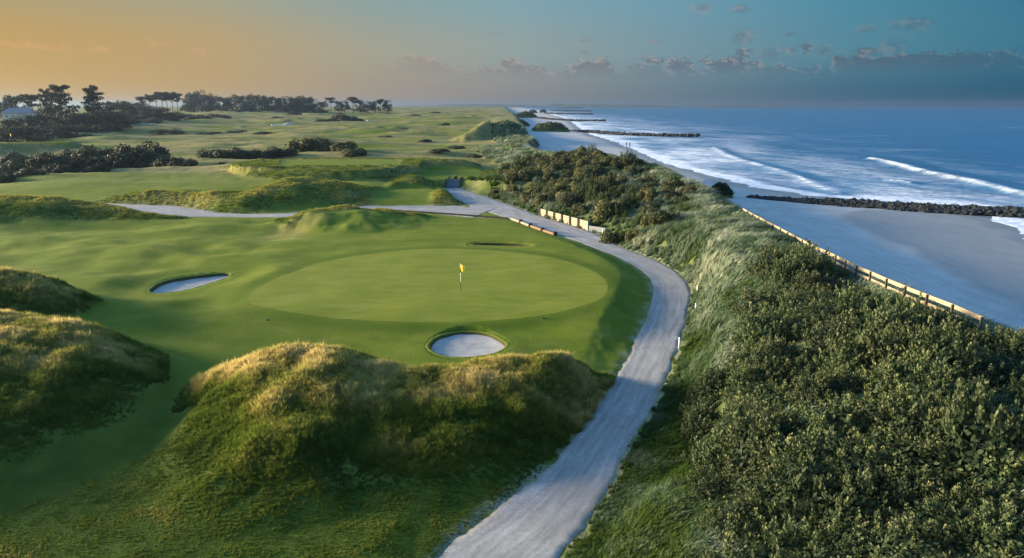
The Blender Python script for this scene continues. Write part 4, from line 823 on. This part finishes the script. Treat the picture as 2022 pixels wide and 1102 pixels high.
# ------------------------------------------------------------------ groynes
def rock_groyne(line, w, hgt, size, n, seed, label, mb=None):
    r = np.random.default_rng(seed); line = np.asarray(line, float); sg = np.r_[0, np.cumsum(np.linalg.norm(np.diff(line, axis=0), axis=1))]
    ico = bmesh.new(); bmesh.ops.create_icosphere(ico, subdivisions=1, radius=1); v0 = np.array([v.co[:] for v in ico.verts]); f0 = np.array([[v.index for v in f.verts] for f in ico.faces]); ico.free()
    V = []; F = []
    for i in range(n):
        s = r.uniform(0, sg[-1]); px = np.interp(s, sg, line[:, 0]); py = np.interp(s, sg, line[:, 1]); d = np.array([np.interp(s + 1, sg, line[:, 0]) - np.interp(s - 1, sg, line[:, 0]), np.interp(s + 1, sg, line[:, 1]) - np.interp(s - 1, sg, line[:, 1])]); d /= max(np.linalg.norm(d), 1e-6)
        fade = min(1, .35 + s / sg[-1] * 2.5); q = r.normal(0, .42); q = np.clip(q, -1, 1); t = -d[1] * q * w * fade, d[0] * q * w * fade
        z = -2.1 + hgt * fade * (1 - abs(q)) * r.uniform(.5, 1) + .25
        sc = size * r.uniform(.6, 1.35) * (.6 + .4 * fade); A = v0 * (1 + r.normal(0, .18, (len(v0), 1))) * sc * np.array([r.uniform(.8, 1.4), r.uniform(.7, 1.1), r.uniform(.5, .85)]); a = r.uniform(0, 6.28); c, s_ = math.cos(a), math.sin(a)
        A = np.stack([A[:, 0] * c - A[:, 1] * s_, A[:, 0] * s_ + A[:, 1] * c, A[:, 2]], -1) + np.array([px + t[0] - line[0][0], py + t[1] - line[0][1], z])
        F.append(f0 + len(V) * len(v0)); V.append(A)
    me = npmesh('rock_groyne', np.vstack(V), np.vstack(F), False); o = link('rock_groyne', me, MATS['rock']); o.location = (line[0][0], line[0][1], 0); tag(o, label, 'groyne', 'rock groynes along the beach')
def PL_(l, z=-1.8): return [P(a, b, z) for a, b in l]
rock_groyne(PL_([(1478, 391), (1530, 396), (1600, 402), (1700, 408), (1800, 415), (1900, 419), (2022, 424), (2200, 430), (2450, 440)]), 2.3, 1.0, .55, 3600, 1, 'nearest dark rock groyne running across the beach at the right')
rock_groyne(PL_([(1120, 258), (1180, 262.5), (1230, 266.5), (1300, 268.5), (1380, 269.5)]), 3., 1.2, .8, 1300, 2, 'long dark rock groyne just beyond the two walkers')
rock_groyne(PL_([(1052, 233), (1085, 236.5), (1130, 239), (1195, 239.5)]), 4, 1.5, 1.3, 700, 3, 'third groyne along the beach, ending in a patch of foam')
for k, (l, lab) in enumerate([([(1075, 224), (1105, 225.5), (1170, 226)], 'fourth thin dark groyne from the viewer, far along the beach'), ([(1085, 219), (1110, 219.5), (1165, 220)], 'fifth thin dark groyne, close beyond the fourth'), ([(1100, 213.5), (1140, 213.5), (1150, 213.5)], 'short farthest beach groyne below the distant wooded point'), ([(1130, 210.6), (1180, 210.8), (1222, 211)], 'faint outermost spit of rock reaching furthest out on the horizon')]):
    rock_groyne(PL_(l), 5, 1.6 + .5 * k, 1.6 + .5 * k, 500, 10 + k, lab)
# grassy hummocks on the beach
def hummock(px0, px1, pyb, hgt, label, i, depth=.6):
    a = P(px0, pyb, -1.2); b = P(px1, pyb, -1.2); w = (b[0] - a[0]) / 2; cx, cy = (a[0] + b[0]) / 2, a[1] + w * depth
    r = np.random.default_rng(i); n = 56; uu = np.linspace(-1, 1, n); X, Y = np.meshgrid(uu, uu); rr = np.sqrt(X * X + Y * Y); h = hgt * np.clip(1 - rr ** 2.2, -.2, 1) * (1 + .35 * fbm(X * 2.2, Y * 2.2, 800 + i, 3)) + .25 * fbm(X * 9, Y * 9, 810 + i, 2)
    root = empty('grassy_hummock', (cx, cy, -1.35)); tag(root, label, 'hummock')
    me = npmesh('sand_mound', np.stack([X.ravel() * w, Y.ravel() * w * depth, h.ravel() - .1], -1), gridF(n, n), cols={'mask': np.tile([0, .05, .6, 1], (n * n, 1)).astype(float), 'mask_b': np.tile([.25, 0, 0, 1], (n * n, 1)).astype(float)}); link('sand_mound', me, MATS['turf'], root)
    m = 1500; q = r.uniform(-1, 1, (m, 2)); q = q[(q ** 2).sum(1) < .86]; rad = np.sqrt((q ** 2).sum(1)); hz = hgt * np.clip(1 - rad ** 2.2, 0, 1) * (1 + .35 * fbm(q[:, 0] * 2.2, q[:, 1] * 2.2, 800 + i, 3))
    C = np.column_stack([q[:, 0] * w, q[:, 1] * w * depth, hz - .15]); N = np.column_stack([r.normal(.25, .4, len(q)), r.normal(0, .4, len(q)), np.ones(len(q))]); link('grass_cover', setm(leafmesh('grass_cover', C, N, r.uniform(.6, 1.3, len(q)) * (.35 + hgt * .2), np.full(len(q), .18 + hgt * .06), np.clip(r.normal(.5, .25, len(q)), 0, 1), i), leafmat('hummock_leaf', (.03, .042, .022), (.06, .078, .04), (.10, .115, .06))), MATS['turf'], root)
hummock(1048, 1128, 259.5, 5.0, 'dark green grassy hummock at the landward end of the second groyne', 1)
hummock(1012, 1063, 233, 7, 'far grassy hummock at the root of the third groyne', 2)
hummock(996, 1048, 250, 4.5, 'dark grassy dune spur on the beach left of the second groyne hummock', 3)
hummock(1401, 1452, 388, 1.9, 'small grassy hummock on the sand just beyond the dune crest', 4)
hummock(1042, 1062, 223, 6, 'small far hummock, left one of the pair on the far beach', 5)
hummock(1064, 1080, 222, 6, 'small far hummock, right one of the pair on the far beach', 6)
hummock(1070, 1145, 211.5, 24, 'wooded point on the horizon where the beach ends', 7)
# coloured boards at the beach entrance
def board(px, py, z, w, h, post, mat, label):
    x, y = P(px, py, z); r = empty('beach_sign', (x, y, G(x, y)), .15); tag(r, label, 'sign', 'small signs at the beach entrance')
    MB().box((0, 0, post + h / 2), (w, .08, h), bev=.02).build('board', MATS[mat], r)
    for s in (-.35, .35): MB().box((s * w, .08, (post + h) / 2), (.12, .1, post + h), bev=.01).build('post', MATS['dpost'], r)
board(1011, 289, 2.2, 1.3, 1.5, .5, 'orange', 'orange sign at the gap in the dunes leading to the beach')
board(1002, 292, 2., 1.0, 1.3, .3, 'lime', 'lime sign left of the orange one at the beach entrance')
board(1010, 293, 2., 1.4, .6, .2, 'blue', 'pale blue low sign below the orange one at the beach entrance')
board(1042, 291, 1.5, 1.9, .7, .3, 'white', 'white low board at the edge of the beach, right of the coloured signs')
board(993, 295, 1.8, .9, .9, .3, 'yellow', 'small yellow sign, leftmost at the beach entrance')
# ------------------------------------------------------------------ walkers
def person(px, py, hgt, rz, coat, label, swing):
    x, y = P(px, py, -1.85); zb = float(beach_z(np.array([x]), np.array([y]))[0][0])
    J = {'pel': (0, 0, .95), 'sp': (0, .02, 1.18), 'ch': (0, .03, 1.38), 'nk': (0, .03, 1.52), 'hd': (0, .05, 1.62), 'hd2': (0, .055, 1.72), 'top': (0, .04, 1.79)}
    E = [('pel', 'sp'), ('sp', 'ch'), ('ch', 'nk'), ('nk', 'hd'), ('hd', 'hd2'), ('hd2', 'top')]; RD = {'pel': .15, 'sp': .14, 'ch': .165, 'nk': .06, 'hd': .085, 'hd2': .10, 'top': .06}
    for s, nm in ((-1, 'l'), (1, 'r')):
        w = s * swing
        J.update({nm + 'sh': (s * .19, .03, 1.44), nm + 'el': (s * .25, .0 - w * .10, 1.15), nm + 'wr': (s * .25, .12 - w * .16, .92), nm + 'ha': (s * .245, .15 - w * .17, .82), nm + 'hp': (s * .1, 0, .9), nm + 'kn': (s * .11, .06 + w * .20, .50), nm + 'an': (s * .11, -.02 + w * .28, .09), nm + 'to': (s * .12, .16 + w * .28, .04)})
        RD.update({nm + 'sh': .075, nm + 'el': .055, nm + 'wr': .038, nm + 'ha': .035, nm + 'hp': .11, nm + 'kn': .07, nm + 'an': .05, nm + 'to': .04})
        E += [('ch', nm + 'sh'), (nm + 'sh', nm + 'el'), (nm + 'el', nm + 'wr'), (nm + 'wr', nm + 'ha'), ('pel', nm + 'hp'), (nm + 'hp', nm + 'kn'), (nm + 'kn', nm + 'an'), (nm + 'an', nm + 'to')]
    ks = list(J); me = bpy.data.meshes.new('person'); me.from_pydata([J[k] for k in ks], [(ks.index(a), ks.index(b)) for a, b in E], []); o = bpy.data.objects.new('person', me); COL.objects.link(o)
    sk = o.modifiers.new('skin', 'SKIN'); 
    for i, k in enumerate(ks): me.skin_vertices[0].data[i].radius = (RD[k], RD[k] * (.8 if k in ('ch', 'sp', 'pel') else 1))
    me.skin_vertices[0].data[0].use_root = True; o.modifiers.new('sub', 'SUBSURF').levels = 2
    dg = bpy.context.evaluated_depsgraph_get(); m2 = bpy.data.meshes.new_from_object(o.evaluated_get(dg)); o.modifiers.clear(); o.data = m2; m2.materials.clear()
    for m in (MATS['skin'], coat, MATS['jean']): m2.materials.append(m)
    for p in m2.polygons:
        c = p.center; p.use_smooth = True; p.material_index = 0 if c.z > 1.52 or (abs(c.x) > .2 and c.z < .9) else (1 if c.z > .86 else 2)
    o.location = (x, y, zb); o.rotation_euler = (0, 0, rz); o.scale = (hgt / 1.82,) * 3; tag(o, label, 'person')
    r = np.random.default_rng(3); bm = bmesh.new(); bmesh.ops.create_icosphere(bm, subdivisions=2, radius=.125)
    for v in bm.verts: v.co = Vector((v.co.x * .95, v.co.y * 1.02 + .02, v.co.z * .8 + 1.76 - (.05 if v.co.y < 0 else 0)))
    mb = MB(); mb.bm = bm; mb.build('hair', MATS['hair'], o)
person(1237, 289, 1.95, .5, MATS['navy'], 'left one of two walkers in dark clothes at the water line', .8)
person(1243.5, 290, 1.95, .4, MATS['redcoat'], 'right one of two walkers in dark clothes at the water line', -.7)
# ------------------------------------------------------------------ air
bm = bmesh.new(); bmesh.ops.create_cube(bm, size=1); me = bpy.data.meshes.new('haze'); bm.to_mesh(me); bm.free()
t = NT('air'); pv = t.n('ShaderNodeVolumePrincipled'); pv.inputs['Color'].default_value = (.21, .30, .42, 1); pv.inputs['Density'].default_value = .00014; pv.inputs['Anisotropy'].default_value = .6
t.l(pv.outputs[0], t.out.inputs['Volume'])
o = link('haze', me, t.m); zt_, zb_ = 48., -14.; zb_ = -60; o.scale = (22000, 11200, zt_ - zb_); o.location = (0, 4800, (zt_ + zb_) / 2); tag(o, kind='stuff')
# ------------------------------------------------------------------ sky and sun
w = bpy.data.worlds.new('World'); scene.world = w; w.use_nodes = True; T = w.node_tree; T.nodes.clear()

EXPO = 2.2
def lin(c): return tuple(((v / 255 + .055) / 1.055) ** 2.4 if v > 10 else v / 255 / 12.92 for v in c)
def N_(typ, **k):
    o = T.nodes.new(typ)
    for a, b in k.items(): setattr(o, a, b)
    return o
def SV(sock, v):
    if isinstance(v, bpy.types.NodeSocket): T.links.new(v, sock)
    else: sock.default_value = v
def M_(op, a, b=0., c=0.):
    o = N_('ShaderNodeMath', operation=op); SV(o.inputs[0], a); SV(o.inputs[1], b); SV(o.inputs[2], c); return o.outputs[0]
def SS(v, a, b, c=0., d=1.):
    o = N_('ShaderNodeMapRange', interpolation_type='SMOOTHSTEP'); SV(o.inputs[0], v)
    for i, q in enumerate((a, b, c, d)): SV(o.inputs[i + 1], q)
    return o.outputs[0]
def MX(f, a, b, blend='MIX'):
    o = N_('ShaderNodeMix', data_type='RGBA', blend_type=blend); SV(o.inputs[0], f)
    for i, q in ((6, a), (7, b)): SV(o.inputs[i], q + (1,) if isinstance(q, tuple) else q)
    return o.outputs[2]
sky = N_('ShaderNodeTexSky'); sky.sky_type = 'NISHITA'; sky.sun_disc = False; sky.sun_elevation = SUN_EL; sky.sun_rotation = SUN_AZ; sky.altitude = 0; sky.air_density = 1.0; sky.dust_density = 1.0; sky.ozone_density = 1.8
bg = N_('ShaderNodeBackground'); ou = N_('ShaderNodeOutputWorld'); bg.inputs[1].default_value = .10
gm = N_('ShaderNodeTexCoord').outputs['Generated']; sx = N_('ShaderNodeSeparateXYZ'); T.links.new(gm, sx.inputs[0])
az = M_('MULTIPLY', M_('ARCTAN2', sx.outputs[0], sx.outputs[1]), 180 / math.pi); el = M_('MULTIPLY', M_('ARCSINE', sx.outputs[2]), 180 / math.pi)
def ramp(stops):
    r = N_('ShaderNodeValToRGB'); e = r.color_ramp.elements
    while len(e) < len(stops): e.new(.5)
    for i, (a, c) in enumerate(stops): e[i].position = (a + 90) / 180; e[i].color = lin(c) + (1,)
    T.links.new(M_('DIVIDE', M_('ADD', az, 90.), 180.), r.inputs[0]); return r.outputs[0]
h0 = ramp([(-75, (250, 205, 110)), (-50, (222, 178, 90)), (-35, (204, 163, 84)), (-22, (190, 158, 104)), (-11, (166, 149, 128)), (0, (144, 140, 137)), (13, (104, 125, 137)), (24, (62, 104, 128)), (35, (30, 88, 116)), (60, (24, 78, 110))])
h1 = ramp([(-75, (230, 200, 130)), (-50, (205, 170, 90)), (-35, (194, 158, 90)), (-22, (186, 160, 112)), (-11, (164, 162, 142)), (0, (148, 163, 160)), (13, (118, 150, 162)), (24, (86, 138, 156)), (35, (60, 120, 144)), (60, (40, 105, 135))])
h2 = ramp([(-75, (200, 185, 140)), (-35, (168, 158, 118)), (-22, (164, 163, 138)), (-11, (142, 163, 160)), (0, (130, 165, 174)), (13, (108, 155, 174)), (24, (78, 140, 164)), (35, (56, 120, 146)), (60, (40, 110, 140))])
low = MX(SS(el, .3, 4.2), h0, h1); low = MX(SS(el, 4., 8.), low, h2)
# clouds: a flat-based bank low over the sea and a few small cumulus
cv = N_('ShaderNodeCombineXYZ'); SV(cv.inputs[0], az); SV(cv.inputs[1], M_('MULTIPLY', el, 1.7)); 
def nz(scale, det=5, rough=.55, off=0.):
    o = N_('ShaderNodeTexNoise'); v = N_('ShaderNodeVectorMath', operation='ADD'); T.links.new(cv.outputs[0], v.inputs[0]); v.inputs[1].default_value = (off, off, off); T.links.new(v.outputs[0], o.inputs['Vector'])
    o.inputs['Scale'].default_value = scale; o.inputs['Detail'].default_value = det; o.inputs['Roughness'].default_value = rough; return o.outputs[0]
n1 = nz(.33, 6, .6); n2 = nz(1.1, 5, .6, 7.); ns = nz(.12, 3, .5, 3.)
top = M_('ADD', M_('MULTIPLY', SS(n1, .35, .7), 1.9), M_('ADD', 2.55, M_('MULTIPLY', M_('SUBTRACT', n2, .5), .9)))
bank = M_('MULTIPLY', SS(M_('SUBTRACT', top, el), -.12, .4), SS(el, 1.6, 3.3))
bank = M_('MULTIPLY', bank, M_('MULTIPLY', SS(az, -16., 0.), SS(ns, .25, .5, .35, 1.)))
blobs = None
for bx, by, w_, h_ in [(1465, 72, 26, 16), (1800, 46, 38, 13), (1712, 58, 17, 7), (1465, 18, 24, 10), (1388, 15, 22, 10), (315, 86, 26, 9), (185, 98, 20, 7), (115, 94, 26, 6), (28, 86, 26, 7), (1522, 106, 22, 13), (1560, 100, 16, 8), (1628, 101, 18, 12), (1762, 92, 26, 14), (1720, 102, 40, 10), (1292, 82, 14, 5), (1155, 104, 14, 7), (980, 66, 16, 4), (1155, 80, 14, 4), (400, 100, 26, 6), (1560, 68, 14, 4), (830, 116, 34, 8), (670, 98, 18, 4)]:
    u = (bx - CX) / FPX; v = (CY - by) / FPX; d = Vector((u, math.cos(PITCH) + v * math.sin(PITCH), -math.sin(PITCH) + v * math.cos(PITCH))).normalized()
    a0 = math.degrees(math.atan2(d.x, d.y)); e0 = math.degrees(math.asin(d.z)); k = 57.3 / FPX
    q = M_('ADD', M_('POWER', M_('DIVIDE', M_('SUBTRACT', az, a0), w_ * k), 2.), M_('POWER', M_('DIVIDE', M_('SUBTRACT', el, e0), h_ * k), 2.))
    q = M_('SUBTRACT', 1.25, M_('SQRT', q)); blobs = q if blobs is None else M_('SMOOTH_MAX', blobs, q, .2)
cum = SS(M_('ADD', blobs, M_('MULTIPLY', M_('SUBTRACT', n2, .5), 2.6)), -.05, 1.3)
litn = nz(1.1, 5, .6, 7.12); lit = SS(M_('SUBTRACT', n2, litn), -.02, .06)
lit = M_('MULTIPLY', lit, SS(M_('SUBTRACT', top, el), 1.2, .1))
ccol = ramp([(-35, (214, 160, 84)), (-11, (158, 146, 132)), (0, (136, 134, 136)), (13, (102, 118, 132)), (35, (60, 96, 118))])
clit = ramp([(-35, (232, 180, 110)), (-11, (190, 170, 145)), (0, (176, 165, 155)), (13, (160, 158, 158)), (35, (100, 130, 140))])
col = MX(M_('MULTIPLY', bank, .95), low, MX(lit, ccol, clit)); col = MX(M_('MULTIPLY', cum, .62), col, MX(M_('MULTIPLY', SS(n2, .45, .62), .8), ccol, clit))
# physical sky above the visible band, tinted blue for added fill from overhead
scl = N_('ShaderNodeVectorMath', operation='SCALE'); T.links.new(col, scl.inputs[0]); scl.inputs[3].default_value = 10. / 2 ** EXPO
up = MX(1.0, sky.outputs[0], (.74, 1.03, 1.27), 'MULTIPLY')
fin_ = MX(SS(el, 9., 24.), scl.outputs[0], up)
T.links.new(fin_, bg.inputs[0]); T.links.new(bg.outputs[0], ou.inputs[0])
sd = bpy.data.lights.new('sun', 'SUN'); sd.energy = 4.3; sd.angle = R(13); sd.color = (1., .80, .54); so = bpy.data.objects.new('sun', sd); COL.objects.link(so)
dirv = Vector((math.sin(SUN_AZ) * math.cos(SUN_EL), math.cos(SUN_AZ) * math.cos(SUN_EL), math.sin(SUN_EL)))
so.rotation_euler = dirv.to_track_quat('Z', 'Y').to_euler(); so.location = dirv * 200
vs = scene.view_settings; vs.view_transform = 'Standard'; vs.look = 'None'; vs.gamma = 1; vs.exposure = EXPO
scene.render.resolution_x = 1024; scene.render.resolution_y = 558
